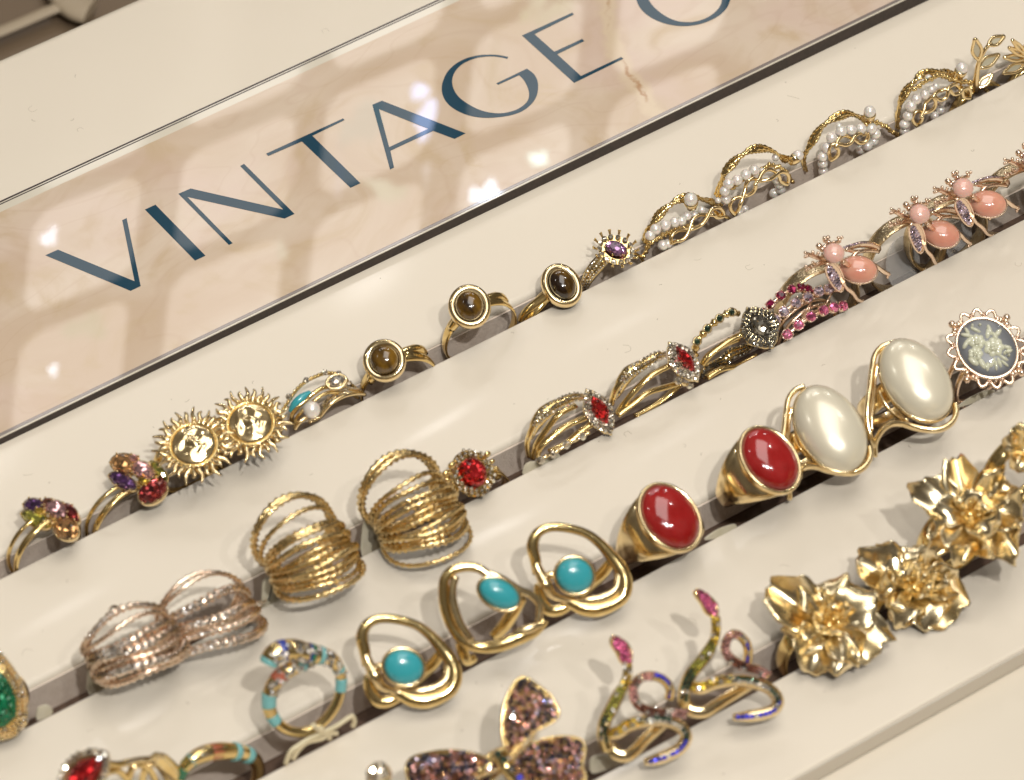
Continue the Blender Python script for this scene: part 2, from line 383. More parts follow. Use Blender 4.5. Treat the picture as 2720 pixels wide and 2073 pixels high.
# ------------------------------------------------------------------ the counter and the ring tray
XL, XR = -260.0, 250.0
YB = 152.0
c_ = MB().box((-900, -700, -8.6), (900, -143.9, -4.6)).box((-900, -143.9, -8.6), (-262, 146, -4.6)).box((252, -143.9, -8.6), (900, 146, -4.6)); t = c_.build('counter_top', TABLE); t['kind'] = 'structure'
def strip_profile(yn, yf, rn, rf, depth):
    """outline (y, z) of one padded strip: near side round, far lip tight"""
    P = [(yn - rn, -depth)]
    for i in range(9):
        a = PI / 2 * i / 8; P.append((yn - rn * math.cos(a), -rn + rn * math.sin(a)))
    for i in range(7):
        a = PI / 2 * i / 6; P.append((yf - rf + rf * math.sin(a), -rf + rf * math.cos(a)))
    P.append((yf, -depth)); return P
tray = Thing('display_tray', 'cream leatherette ring tray with padded rolls and four slots of rings', 'ring tray', V((0, -70, -4.6)))
def strip(yn, yf, rn, rf):
    mb = MB(); prof = strip_profile(yn, yf, rn, rf, 12); n = 40; rows = []
    for i in range(n + 1):
        x = XL + (XR - XL) * i / n
        rows.append([V((x, y + 0.12 * math.sin(x * 0.05 + y), z)) for y, z in prof])
    mb.grid(rows, False, False, True); return mb
for (yn, yf, rn, rf) in ((7.6, YB, 1.5, 4.0), (-28.6, 0, 1.6, 0.45), (-67.4, -40, 1.6, 0.45), (-108.6, -80, 1.6, 0.45), (-142.6, -120, 0.7, 0.6)):
    tray.part('padded_roll', strip(yn, yf, rn, rf), FOAM)
tray.part('slot_floor', MB().box((XL + 1, -139, -14), (XR - 1, 140, -9.8)), DARK)  # dark brown floor, the shade deep in the slots put into its colour
for yw in (6.1, -30.2, -69.0, -110.2): tray.part('slot_wall', MB().box((XL + 1, yw - 0.35, -11.9), (XR - 1, yw + 0.5, -1.5)), SLOTWALL)  # wall slabs, slightly darker and pinker than the padded rolls
for yw in (0, -40, -80, -120): tray.part('slot_wall', MB().box((XL + 1, yw - 0.5, -11.9), (XR - 1, yw + 0.1, -0.9)), SLOTWALL)
ed = MB(); ed.box((XL, -143.8, -4.59), (XR, -143.31, -0.35)); tray.part('tray_edge', ed, EDGEM)  # greyer than the rolls: the edge's shadow line is put into the colour
lint = MB()
for i in range(110):
    x, y = random.uniform(-150, 170), random.choice([random.uniform(9, 34), random.uniform(-26, -1), random.uniform(-65, -41), random.uniform(-105, -81), random.uniform(104, 136), random.uniform(-139, -122)])
    a = random.uniform(0, 6.3); b = random.uniform(-1.6, 1.6); l = random.uniform(0.1, 0.45) if i % 4 else random.uniform(0.6, 1.5); p = V((x, y, 0.03)); P = [p]
    for k in range(3): p = p + V((math.cos(a), math.sin(a), 0)) * l; a += b; P.append(p)
    lint.tube(P, 0.05 if l < 0.5 else 0.03, 4, sub=3)
lo = lint.build('lint', mat('lint_grey', (0.42, 0.36, 0.28), 0.8)); lo['kind'] = 'stuff'; lo['label'] = 'specks and hairs of lint on the cream tray'

RAIL = mat('brown_rail', (0.40, 0.32, 0.22), 0.5)
# the brown floor far below, seen past the far edge of the tray
f_ = MB().box((-900, 100, -95), (300, 900, -90)).build('floor', BROWNP); f_['kind'] = 'structure'
bp = Thing('lower_display', 'brown rails of a lower display blurred in the far corner', 'display', at(150, 30, -88))
fr = MB(); fr.tube([at(140, -90, -86), at(180, -10, -86), at(215, 22, -86), at(240, 30, -86)], 5.5, 8, flat=(UP, 0.3, 1))
bp.part('rail', fr, RAIL)
fr = MB(); fr.tube([at(-60, 110, -86), at(60, 60, -86), at(150, 22, -86), at(200, 18, -86)], 2.2, 8, flat=(UP, 0.3, 1)); bp.part('rail', fr, RAIL)
# ------------------------------------------------------------------ the sign
SN = V((-0.0071, 0, 1)).normalized(); S0 = V((0, 35.1, 2.9))
def sg(u, v, h=0.0): return pl(u, v, S0, SN) + SN * h
def zt(x): return 2.9 + 0.0071 * x
y0, y1 = 35.1, 102.6
sx0, sx1 = -250.0, 235.0
sign = Thing('shop_sign', 'pink onyx sign plate with teal lettering VINTAGE lying behind the rings', 'sign', V((0, 68, 0)))
def bar(name, ya, yb, za, zb, m_, par=None):
    """long bar under or on the sign plane, za and zb below the top plane (zb = bottom, None = tray)"""
    vs = [V((x, y, (zt(x) - zz) if zz is not None else 0.02)) for x in (sx0, sx1) for (y, zz) in ((ya, za), (yb, za), (yb, zb), (ya, zb))]
    return sign.part(name, MB().add(vs, [(0, 1, 2, 3), (7, 6, 5, 4), (0, 4, 5, 1), (1, 5, 6, 2), (2, 6, 7, 3), (3, 7, 4, 0)], False), m_, par)
ONYX = mat('pink_onyx', (0.7, 0.5, 0.38), 0.03, 0.0, Coat_Weight=1.0, Coat_Roughness=0.015, Coat_IOR=1.55)
def onyx():
    nt = ONYX.node_tree; N = nt.nodes; L = nt.links; b = N['Principled BSDF']; b.inputs['Roughness'].default_value = 0.4; b.inputs['Specular IOR Level'].default_value = 0.2
    tc = N.new('ShaderNodeTexCoord'); sp = N.new('ShaderNodeSeparateXYZ'); L.new(tc.outputs['Object'], sp.inputs[0])
    def mth(op, a, b_=None, c=None):
        n = N.new('ShaderNodeMath'); n.operation = op
        for i, q_ in enumerate((a, b_, c)):
            if q_ is None: continue
            if isinstance(q_, (int, float)): n.inputs[i].default_value = q_
            else: L.new(q_, n.inputs[i])
        return n.outputs[0]
    def noise(sc__, det, st=(1, 1, 1), dist=0.0):
        mp = N.new('ShaderNodeMapping'); mp.inputs['Scale'].default_value = st; L.new(tc.outputs['Object'], mp.inputs[0])
        n = N.new('ShaderNodeTexNoise'); n.inputs['Scale'].default_value = sc__; n.inputs['Detail'].default_value = det; n.inputs['Distortion'].default_value = dist; L.new(mp.outputs[0], n.inputs[0]); return n.outputs[0]
    def mix(f, a, c):
        n = N.new('ShaderNodeMix'); n.data_type = 'RGBA'
        for s_, q_ in ((0, f), (6, a), (7, c)):
            if isinstance(q_, (int, float)): n.inputs[s_].default_value = q_
            elif isinstance(q_, tuple): n.inputs[s_].default_value = (*q_, 1)
            else: L.new(q_, n.inputs[s_])
        return n.outputs[2]
    def rng(x, a, c, lo=0.0, hi=1.0):
        n = N.new('ShaderNodeMapRange'); n.interpolation_type = 'SMOOTHSTEP'; L.new(x, n.inputs[0]); n.inputs[1].default_value = a; n.inputs[2].default_value = c; n.inputs[3].default_value = lo; n.inputs[4].default_value = hi; return n.outputs[0]
    c = mix(rng(noise(16, 5, (1, 1.6, 1), 1.2), 0.34, 0.66), (0.63, 0.48, 0.345), (0.71, 0.58, 0.45))
    c = mix(rng(noise(34, 6, (1, 1, 1), 2.5), 0.45, 0.72), c, (0.60, 0.45, 0.29))
    c = mix(mth('MULTIPLY', rng(noise(22, 3, (1, 1, 1), 0.8), 0.52, 0.72), 0.45), c, (0.68, 0.50, 0.43))
    # contour bands of the stone
    wv = rng(mth('PINGPONG', mth('MULTIPLY', noise(9, 3, (1, 2, 1), 0.6), 14), 0.5), 0.0, 0.10, 1.0, 0.0)
    c = mix(mth('MULTIPLY', wv, 0.10), c, (0.45, 0.26, 0.14))
    # the rough golden vein near the letter E
    a_, b2 = at(1600, 0, 2.9) * S, at(1725, 335, 2.9) * S
    d = (b2 - a_); Ld = d.length; d /= Ld
    ox = mth('SUBTRACT', sp.outputs[0], a_.x); oy = mth('SUBTRACT', sp.outputs[1], a_.y - 0.068)
    al = mth('ADD', mth('MULTIPLY', ox, d.x), mth('MULTIPLY', oy, d.y)); ac = mth('ADD', mth('MULTIPLY', ox, -d.y), mth('MULTIPLY', oy, d.x))
    ac = mth('ADD', ac, mth('MULTIPLY_ADD', mth('SINE', mth('MULTIPLY', al, 85)), 0.0022, -0.001))
    ac = mth('ABSOLUTE', mth('ADD', ac, mth('MULTIPLY_ADD', noise(220, 6), 0.006, -0.003)))
    c = mix(mth('MULTIPLY', rng(ac, 0.0006, 0.0034, 1.0, 0.0), 0.75), c, (0.72, 0.58, 0.40))
    c = mix(mth('MULTIPLY', rng(ac, 0.0, 0.0010, 1.0, 0.0), mth('MULTIPLY', rng(noise(140, 3), 0.42, 0.62), 0.8)), c, (0.44, 0.22, 0.09))
    L.new(c, b.inputs['Base Color'])
    bn = N.new('ShaderNodeBump'); bn.inputs['Strength'].default_value = 0.03; bn.inputs['Distance'].default_value = 0.0002; L.new(noise(60, 3), bn.inputs['Height']); L.new(bn.outputs[0], b.inputs['Coat Normal'])
onyx()
ACR = mat('acrylic_edge', (0.25, 0.21, 0.19), 0.12, 0.0, Coat_Weight=1.0)
CREAML = mat('acrylic_light', (0.72, 0.66, 0.54), 0.1, 0.0, Coat_Weight=1.0)
DKE = noise_on(mat('dark_brown_edge', (0.022, 0.012, 0.010), 0.35), 900, (0.035, 0.020, 0.016), (0.020, 0.011, 0.009))
bar('dark_base', y0, y1 - 0.3, 0.35, None, DKE)
bar('stone_panel', y0 + 1.25, y1 - 3.2, 0.0, 0.34, ONYX)
bar('clear_edge', y0 + 0.42, y0 + 1.24, 0.02, 0.34, ACR)
bar('light_line', y0 + 0.05, y0 + 0.41, 0.10, 0.34, CREAML)
bar('clear_edge', y1 - 3.19, y1 - 1.0, 0.02, 0.34, CREAML)
bar('dark_line', y1 - 0.99, y1 - 0.62, 0.04, 0.34, DKE)
bar('light_line', y1 - 0.61, y1 - 0.30, 0.03, 0.34, CREAML)
bar('dark_line', y1 - 0.29, y1 + 0.25, 0.04, None, DKE)
Z3 = Zm(1100, 0, 2.565); ZR1 = Zm(0, 400, 3.111); ZR2 = Zm(600, 150, 3.111)
INK = mat('teal_ink', (0.002, 0.045, 0.080), 0.3, 0.0, Coat_Weight=0.8, Coat_Roughness=0.015, Coat_IOR=1.45, Specular_IOR_Level=0.1)
def letter(name, loops, smooth=False):
    cu = bpy.data.curves.new('tmp', 'CURVE'); cu.dimensions = '2D'; cu.fill_mode = 'BOTH'; cu.extrude = 0.02 * S
    for L_ in loops:
        P = [sg(u, v) for u, v in L_]
        if smooth: P = cat(P, True, 4) if smooth is True else smooth(P)
        s_ = cu.splines.new('POLY'); s_.points.add(len(P) - 1); s_.use_cyclic_u = True
        for k, p in enumerate(P): s_.points[k].co = (p.x * S, p.y * S, 0, 1)
    o = bpy.data.objects.new('tmp', cu); COL.objects.link(o); bpy.context.view_layer.update()
    me = bpy.data.meshes.new_from_object(o.evaluated_get(bpy.context.evaluated_depsgraph_get()))
    COL.objects.unlink(o); bpy.data.objects.remove(o)
    for vt in me.vertices: vt.co = V((vt.co.x, vt.co.y - 0.068, (zt(vt.co.x / S) + 0.04) * S + vt.co.z))
    me.materials.clear(); me.materials.append(INK); me.name = name
    ob = bpy.data.objects.new(name, me); COL.objects.link(ob); ob.parent = sign.o; return ob
letter('letter_v', [[(120.5, 679), (154, 664), (357.5, 748), (324.6, 585.8), (336.5, 580), (373.8, 760.6), (347, 773.5)]])
letter('letter_i', [[(385, 557.5), (413, 544.6), (545.8, 680), (518, 693)]])
letter('letter_n', [[(474, 515.7), (506.3, 501.6), (752.7, 557.6), (638, 442), (648.2, 436), (782.3, 569), (755.9, 581.4), (497.6, 523.8), (618, 646.9), (608, 651.4)]])
letter('letter_t', [[(706.7, 409.1), (911.1, 315.5), (915.6, 319.7), (829.8, 361.5), (957.4, 487.5), (931, 499.7), (801.9, 376.6), (712.5, 415.2)]])
letter('letter_a', [[(988.9, 279.2), (1014.6, 268.3), (1236.8, 355), (1207.5, 369.9), (1150.5, 348.5), (1037, 401.3), (1046.8, 445.7), (1036.2, 451.2)], [(1006.6, 290.5), (1137.4, 342.9), (1033.9, 391.7)]])
G_ = [(640, 390), (580, 378), (510, 374), (430, 380), (350, 402), (280, 440), (225, 495), (195, 560), (188, 610), (198, 660), (230, 710), (290, 755), (370, 788), (450, 803), (520, 805), (600, 798), (680, 782), (750, 752), (805, 705), (835, 655), (845, 600), (840, 550), (815, 505), (768, 470), (560, 570), (572, 580), (715, 515), (745, 545), (770, 590), (783, 640), (775, 685), (745, 720), (700, 748), (640, 767), (580, 774), (510, 768), (440, 748), (370, 712), (310, 668), (275, 620), (260, 570), (265, 520), (290, 475), (335, 435), (400, 405), (470, 390), (540, 387), (600, 395), (635, 404)]
def gsm(P): return cat(P[:24], False, 4) + P[24:26] + cat(P[26:], False, 4)
letter('letter_g', [[Z3(*p) for p in G_]], gsm)
letter('letter_e', [[Z3(*p) for p in [(735, 244), (1078, 88), (1088, 102), (820, 235), (955, 355), (1145, 267), (1160, 282), (975, 372), (1137, 520), (1412, 390), (1425, 403), (1090, 567)]]])
oo = [(1508, -30), (1525, 30), (1560, 80), (1620, 125), (1700, 160), (1790, 178), (1880, 178), (1970, 160), (2060, 120), (2120, 70), (2148, 20)]
oi = [(1588, -30), (1610, 20), (1650, 65), (1710, 110), (1780, 142), (1850, 153), (1920, 148), (1990, 125), (2050, 85), (2088, 35)]
letter('letter_o', [[Z3(*p) for p in oo + [(2 * 1834 - a, -66 - b) for a, b in oo]], [Z3(*p) for p in oi + [(2 * 1842 - a, -46 - b) for a, b in oi]]], True)

# ------------------------------------------------------------------ added out-of-view panel of glowing tiles, placed for its reflection in the sign
LIT = bpy.data.materials.new('added_glow_tile'); LIT.use_nodes = True
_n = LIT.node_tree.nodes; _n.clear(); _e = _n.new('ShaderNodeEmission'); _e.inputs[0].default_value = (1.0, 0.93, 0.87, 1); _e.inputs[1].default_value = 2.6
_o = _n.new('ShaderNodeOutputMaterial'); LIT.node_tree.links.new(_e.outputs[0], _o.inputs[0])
mir = lambda q, pt=False: q - SN * (2 * ((q - S0) if pt else q).dot(SN))
CM, MX, MY, MZ = mir(CAM, True), mir(RX), mir(RY), mir(RZ)
def vp(u, v, D): return CM + (MX * ((u - 1360) / FPX) + MY * ((v - 1036.5) / FPX) + MZ) * D
lp = Thing('added_reflection_panel', 'added unseen panel of glowing tiles, there for its reflection in the sign', 'added light panel', vp(900, 400, 1450))
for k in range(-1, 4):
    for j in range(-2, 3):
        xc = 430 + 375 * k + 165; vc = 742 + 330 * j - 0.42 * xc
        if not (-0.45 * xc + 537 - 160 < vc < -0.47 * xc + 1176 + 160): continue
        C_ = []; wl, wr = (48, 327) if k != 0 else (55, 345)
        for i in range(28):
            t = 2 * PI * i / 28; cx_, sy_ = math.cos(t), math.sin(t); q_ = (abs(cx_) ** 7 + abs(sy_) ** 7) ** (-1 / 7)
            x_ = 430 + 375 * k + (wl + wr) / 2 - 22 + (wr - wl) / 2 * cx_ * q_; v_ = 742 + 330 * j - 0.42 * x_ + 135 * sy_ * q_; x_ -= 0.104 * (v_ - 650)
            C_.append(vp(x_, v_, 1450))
        lp.part('added_glow_tile', MB().slab(C_, MZ, 1.0), LIT)

random.seed(4)
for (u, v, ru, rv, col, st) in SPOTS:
    gm_ = bpy.data.materials.new('added_glint'); gm_.use_nodes = True; n_ = gm_.node_tree.nodes; n_.clear()
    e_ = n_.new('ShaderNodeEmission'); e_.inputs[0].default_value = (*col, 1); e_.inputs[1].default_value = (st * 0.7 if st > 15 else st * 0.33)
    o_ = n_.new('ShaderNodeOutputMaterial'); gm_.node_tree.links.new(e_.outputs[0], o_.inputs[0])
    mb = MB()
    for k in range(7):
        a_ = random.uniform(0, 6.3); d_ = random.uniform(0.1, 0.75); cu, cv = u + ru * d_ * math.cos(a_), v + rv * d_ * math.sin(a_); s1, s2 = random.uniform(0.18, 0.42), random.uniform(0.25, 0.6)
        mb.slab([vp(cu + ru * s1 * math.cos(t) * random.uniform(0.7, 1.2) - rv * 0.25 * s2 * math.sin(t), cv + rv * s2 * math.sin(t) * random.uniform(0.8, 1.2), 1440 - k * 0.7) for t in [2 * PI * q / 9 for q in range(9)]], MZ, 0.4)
    lp.part('added_glint', mb, gm_)  # added glowing slabs that only make glints in the sign's gloss

# ------------------------------------------------------------------ ring builders
SY = {1: 3.0, 2: -35.5, 3: -75.5, 4: -115.0}          # middle of each slot
NF = mixn((0.55, UP), (0.45, TC))                      # stones that look up and to the viewer
def axis_px(Z, P, N, p, q):
    a = pl(*Z(*q), P, N) - pl(*Z(*p), P, N); return a.normalized()
def band(th, cen, R=8.6, wd=2.6, tk=0.9, m_=GOLD, lean=0, yaw=0, roll=0, name='band', wf=None, tf=None, off=0.0, par=None):
    Mx = Matrix.Rotation(math.radians(yaw), 3, 'Z') @ Matrix.Rotation(math.radians(roll), 3, 'Y') @ Matrix.Rotation(math.radians(lean), 3, 'X')
    mb = MB().hoop(cen, Mx @ X, Mx @ UP, R, wd, tk, wf=wf, tf=tf, off=off)
    return th.part(name, mb, m_, par)
def prongs(mb, c, n, a, ra, rb, k, r, h=0.0, ph=0.0):
    b = n.cross(a)
    for i in range(k):
        t = 2 * PI * (i + ph) / k; mb.ball(c + a * (math.cos(t) * ra) + b * (math.sin(t) * rb) + n * h, r, 6)
    return mb
def pave(mb, path, step, r, n, rows=1, gap=None, jit=0.1, wid=None):
    """little stones set along a path; returns the spots"""
    P = spread(path, step); o = []
    for i, p in enumerate(P):
        t = (P[min(i + 1, len(P) - 1)] - P[max(i - 1, 0)]).normalized(); b = n.cross(t).normalized()
        f = wid(i / max(1, len(P) - 1)) if wid else 1
        for k in range(rows):
            q = p + b * ((k - (rows - 1) / 2) * (gap or step) * f) + t * (0.5 * step if k % 2 else 0)
            nn = (n + V([random.uniform(-jit, jit) * 2 for _ in range(3)])).normalized()
            mb.stone(q, nn, r, t); o.append((q, nn, t))
    return o

# --- multicolour cluster rings (row 1, far left)
def cluster(name_lbl, head, y, gems, cen, lbl_org):
    u, v = ZA(*head); P0 = ay(u, v, y) + UP * 0
    n = mixn((0.6, UP), (0.4, TC), (-0.1, X))
    th = Thing('cluster_ring', name_lbl, 'ring', V((cen.x, SY[1], -8)), 'multicolour cluster rings')
    band(th, cen, 8.2, 1.6, 0.8, lean=4, yaw=8, off=0.9); band(th, cen, 8.2, 1.1, 0.8, lean=0, yaw=2, off=-0.9)
    base = MB(); pr = MB()
    for (x, y_, rx, ry, ang, m_, h) in gems:
        rx, ry = rx * 1.14, ry * 1.14; c = pl(*ZA(x, y_), P0, n) + n * h
        q = (x + 30 * math.cos(math.radians(ang)), y_ + 30 * math.sin(math.radians(ang)))
        a = axis_px(ZA, c, n, (x, y_), q); k = 1 / 36.0
        nn = (n + V((random.uniform(-.15, .15), random.uniform(-.15, .15), 0))).normalized()
        st = MB().gem(c, nn, a, rx * k, ry * k, 1.1, 10); th.part('gemstone', st, m_)
        base.wall(c - n * 0.15, n, a, rx * k * 1.07, ry * k * 1.07, 2.6, 20)
        prongs(pr, c, n, a, rx * k * 1.02, ry * k * 1.02, 6 if rx > 60 else 4, 0.27, 0.35, 0.3)
    th.part('setting', base, PGOLD); th.part('prongs', pr, PGOLD); return th
GA = [(285, 1385, 80, 60, 20, DPURP, 0), (300, 1490, 115, 55, 25, OLIVE, 0.2), (470, 1420, 85, 62, 30, PINKP, 0.9), (590, 1440, 40, 85, -35, GARN, 0.1), (545, 1570, 95, 78, 30, ORNG, 0.3), (400, 1365, 45, 40, 0, BROWN, 0.4), (330, 1440, 40, 30, 0, YEL, 0.8)]
GB = [(1030, 1035, 100, 75, 15, ORNG, 0.3), (1015, 1175, 110, 52, 28, DPURP, 0), (1190, 1100, 88, 62, 30, PINKP, 0.9), (1310, 1090, 36, 95, -38, OLIVE, 0.1), (1265, 1260, 112, 82, -40, GARN, 0.3), (1195, 1195, 45, 30, 10, YEL, 0.8), (1110, 1000, 35, 35, 0, ROSEC, 0.4)]
cluster('cluster ring with green, pink and orange stones, leftmost in the back slot', (430, 1490), 2.0, GA, ay(*ZA(370, 1720), 3), 0)
cluster('cluster ring with purple, pink and dark red stones beside the sun rings', (1160, 1150), 2.0, GB, ay(*ZA(1010, 1480), 3), 0)

# --- sun rings
def sun(Z, cx, cy, rot, label):
    n = mixn((0.62, UP), (0.42, TC)); c = pl(*Z(cx, cy), V((0, -0.5, 0)), Y) + n * 0
    th = Thing('sun_ring', label, 'ring', V((c.x, SY[1], -8)), 'golden sun rings')
    e1, e2 = orth(n); cr, sr = math.cos(rot), math.sin(rot); A = e1 * cr + e2 * sr; B = n.cross(A)
    band(th, c - n * 9.5 + V((0, 3, 0)), 8.4, 2.4, 0.9)
    rays = MB(); 
    for i in range(30):
        t = 2 * PI * i / 30; d = A * math.cos(t) + B * math.sin(t); s_ = n.cross(d)
        L_ = (9.2 if i % 2 else 8.2) + random.uniform(-.3, .3); wv = random.uniform(0.3, 0.7) * (1 if i % 4 < 2 else -1)
        P = [c + d * 4.9 + n * 0.0, c + d * 6.2 + n * 0.35 + s_ * wv * 0.6, c + d * 7.4 + n * (0.2 if i % 2 else 0.7) - s_ * wv * 0.5, c + d * L_ + n * (0.0 if i % 2 else 0.6) + s_ * wv * 0.6]
        rays.tube(P, [0.55, 0.62, 0.5, 0.16], 6, sub=3)
    th.part('ray_halo', rays, PGOLD)
    face = MB(); rows = []; 
    def H(x, y):
        g = lambda a, b, s1, s2: math.exp(-((x - a) / s1) ** 2 - ((y - b) / s2) ** 2)
        return 1.35 * (1 - (x * x + y * y)) ** 0.5 * 0.9 + 0.6 * g(0, -0.02, 0.16, 0.36) - 0.35 * g(-0.36, 0.18, 0.24, 0.18) - 0.35 * g(0.36, 0.18, 0.24, 0.18) + 0.35 * g(0, 0.5, 0.55, 0.12) + 0.35 * g(0, -0.48, 0.26, 0.07) - 0.25 * g(0, -0.36, 0.3, 0.06) + 0.25 * g(0, -0.68, 0.2, 0.1) + 0.3 * g(-0.5, -0.2, 0.18, 0.2) + 0.3 * g(0.5, -0.2, 0.18, 0.2)
    for k in range(0, 15):
        r = max(0.02, k / 14 * 0.999); rows.append([c + A * (5.0 * r * math.cos(2 * PI * j / 40)) + B * (5.0 * r * math.sin(2 * PI * j / 40)) + n * (0.3 + H(r * math.cos(2 * PI * j / 40), r * math.sin(2 * PI * j / 40))) for j in range(40)])
    rows.append([c + A * (5.0 * math.cos(2 * PI * j / 40)) + B * (5.0 * math.sin(2 * PI * j / 40)) - n * 0.8 for j in range(40)])
    face.grid(rows, False, True, True); th.part('sun_face', face, PGOLD)
    rim = MB().bezel(c, n, A, 5.15, 5.15, 0.35, 0.4, m_=40)
    for i in range(26):
        t = 2 * PI * (i + .5) / 26; rim.ball(c + A * (5.75 * math.cos(t)) + B * (5.75 * math.sin(t)) + n * 0.75, 0.34, 6)
    th.part('beaded_rim', rim, GOLD)
sun(ZA, 1600, 885, 0.4, 'golden sun ring with a face, left of its twin and beside the cluster ring')
sun(ZB, 515, 1020, 0.9, 'golden sun ring with a face, right of its twin and beside the turquoise stacked ring')

# --- stacked ring: turquoise baguette, crystal, pearl, pave band
th = Thing('stacked_ring', 'slim stacked gold ring with turquoise bar, oval crystal, pearl and pave band', 'ring', V((ay(*ZB(1100, 900), 3).x, 3, -8)))
ch = PY(ZB, [(700, 1040), (770, 920), (830, 830), (900, 730), (975, 665), (1040, 632), (1130, 600), (1230, 605), (1290, 640), (1340, 690), (1400, 740)], 5.2)
mb = MB().tube(ch, 0.35, 6)
for p in spread(ch, 0.95): mb.ball(p + UP * 0.1, 0.52, 6)
th.part('beaded_band', mb, GOLD)
mb = MB(); 
for q in [(830, 790), (975, 655), (1130, 590), (1245, 600), (1330, 680)]: mb.stone(ay(*ZB(*q), 5.0) + TC * 0.5, TC, 0.75)
th.part('crystals', mb, CLEAR)
a1 = PY(ZB, [(850, 1000), (860, 940), (900, 880), (960, 830), (1040, 760), (1120, 715), (1200, 710), (1300, 720), (1380, 760)], 3.2)
th.part('gold_band', MB().tube(a1, 0.5, 8).tube([p + V((0, -1.3, -0.6)) for p in a1], 0.4, 8), GOLD)
tq = PY(ZB, [(850, 915), (885, 850), (940, 800), (1010, 765)], 4.0)
th.part('turquoise_bar', MB().tube(tq, [0.7, 1.0, 1.0, 0.8], 10, flat=(TC, 0.8, 1)), TURQ)
cc = ay(*ZB(1225, 665), 3.2) + TC * 1.2; nn = mixn((0.5, TC), (0.5, UP)); aa = axis_px(ZB, cc, nn, (1150, 690), (1300, 640))
th.part('oval_crystal', MB().gem(cc, nn, aa, 2.1, 1.5, 0.9, 12), CLEAR)
th.part('bezel', MB().bezel(cc - nn * 0.2, nn, aa, 2.25, 1.65, 0.36).wall(cc, nn, aa, 2.25, 1.65, 1.3), PGOLD)
th.part('pearl', MB().ball(ay(*ZB(1020, 900), 0.8), 1.95, 18), PEARL)
pv = PY(ZB, [(1120, 890), (1150, 830), (1220, 775), (1320, 735), (1420, 745)], 1.6)
gm = MB(); pave(gm, pv, 0.75, 0.36, mixn((0.6, TC), (0.4, UP)), 2, 0.8); th.part('pave_crystals', gm, CLEAR)
th.part('pave_band', MB().tube([p - TC * 0.6 for p in pv], 1.0, 8, flat=(UP, 0.4, 1)).tube(PY(ZB, [(1000, 1000), (1080, 965), (1130, 900), (1190, 840), (1290, 785), (1400, 765), (1460, 775)], 0.9), 0.5, 8).tube(PY(ZB, [(880, 1060), (920, 1000), (980, 960)], 0.6), 0.5, 8), PGOLD)
mb = MB(); pave(mb, PY(ZB, [(930, 1010), (985, 985), (1040, 960)], 0.5), 0.8, 0.35, TC, 1); th.part('crystals', mb, CLEAR)

# --- tiger eye rings
def tiger(Z, cx, cy, rx, ry, ang, cen, y, lean, yaw, label, nrm, roll=0):
    c = ay(*Z(cx, cy), y) ; a = axis_px(Z, c, nrm, (cx, cy), (cx + 40 * math.cos(math.radians(ang)), cy + 40 * math.sin(math.radians(ang))))
    cc_ = ay(*Z(*cen), SY[1])
    th = Thing('tiger_eye_ring', label, 'ring', V((cc_.x, SY[1], -9)), 'tiger eye rings')
    band(th, cc_, 8.6, 3.0, 0.7, lean=lean, yaw=yaw, roll=roll, wf=lambda t: 0.8 + 0.35 * max(0, math.sin(t)) ** 2, tf=lambda t: 1 + 1.4 * max(0, math.sin(t)) ** 3)
    k = 1 / 35.5; A, B = rx * k, ry * k
    th.part('stone', MB().cab(c + nrm * 0.25, nrm, a, A, B, 2.6), TIGER)
    bz = MB(); m_ = 32
    prof = [(0.05, 0.35), (0.45, 0.62), (1.0, 0.62), (1.5, 0.25), (1.65, -0.7), (1.35, -1.6), (0.6, -2.2), (-0.6, -2.4)]
    bb = nrm.cross(a); bz.grid([[c + nrm * z + a * (math.cos(2 * PI * i / m_) * (A + d)) + bb * (math.sin(2 * PI * i / m_) * (B + d)) for i in range(m_)] for d, z in prof], False, True, False)
    th.part('bezel', bz, PGOLD)
    top = cc_ + V((0, 0, 9)); mb = MB()
    mb.tube([cc_ + V((-7.6, 0, 5.0)), cc_ + V((-5.5, -0.4, 7.6)), c - nrm * 2.2], [0.9, 1.2, 1.6], 8).tube([cc_ + V((7.2, 0, 5.4)), cc_ + V((4.8, 0, 8.2)), c - nrm * 2.2], [0.9, 1.2, 1.6], 8)
    th.part('shoulders', mb, GOLD)
TN = mixn((0.35, UP), (0.65, TC), (-0.12, X))
tiger(ZB, 1620, 490, 118, 114, 50, (1740, 690), 1.2, 6, -14, 'tiger eye ring with olive stone, nearest the turquoise stacked ring', TN)
tiger(ZC, 458, 665, 124, 112, 75, (540, 880), 1.2, 4, -6, 'tiger eye ring with dark brown stone, middle of the three', mixn((0.3, UP), (0.7, TC)))
tiger(ZC, 1222, 490, 132, 106, 62, (1110, 810), 0.2, 2, 12, 'tiger eye ring with split brown stone, nearest the purple stone ring', mixn((0.25, UP), (0.75, TC), (0.25, X)))

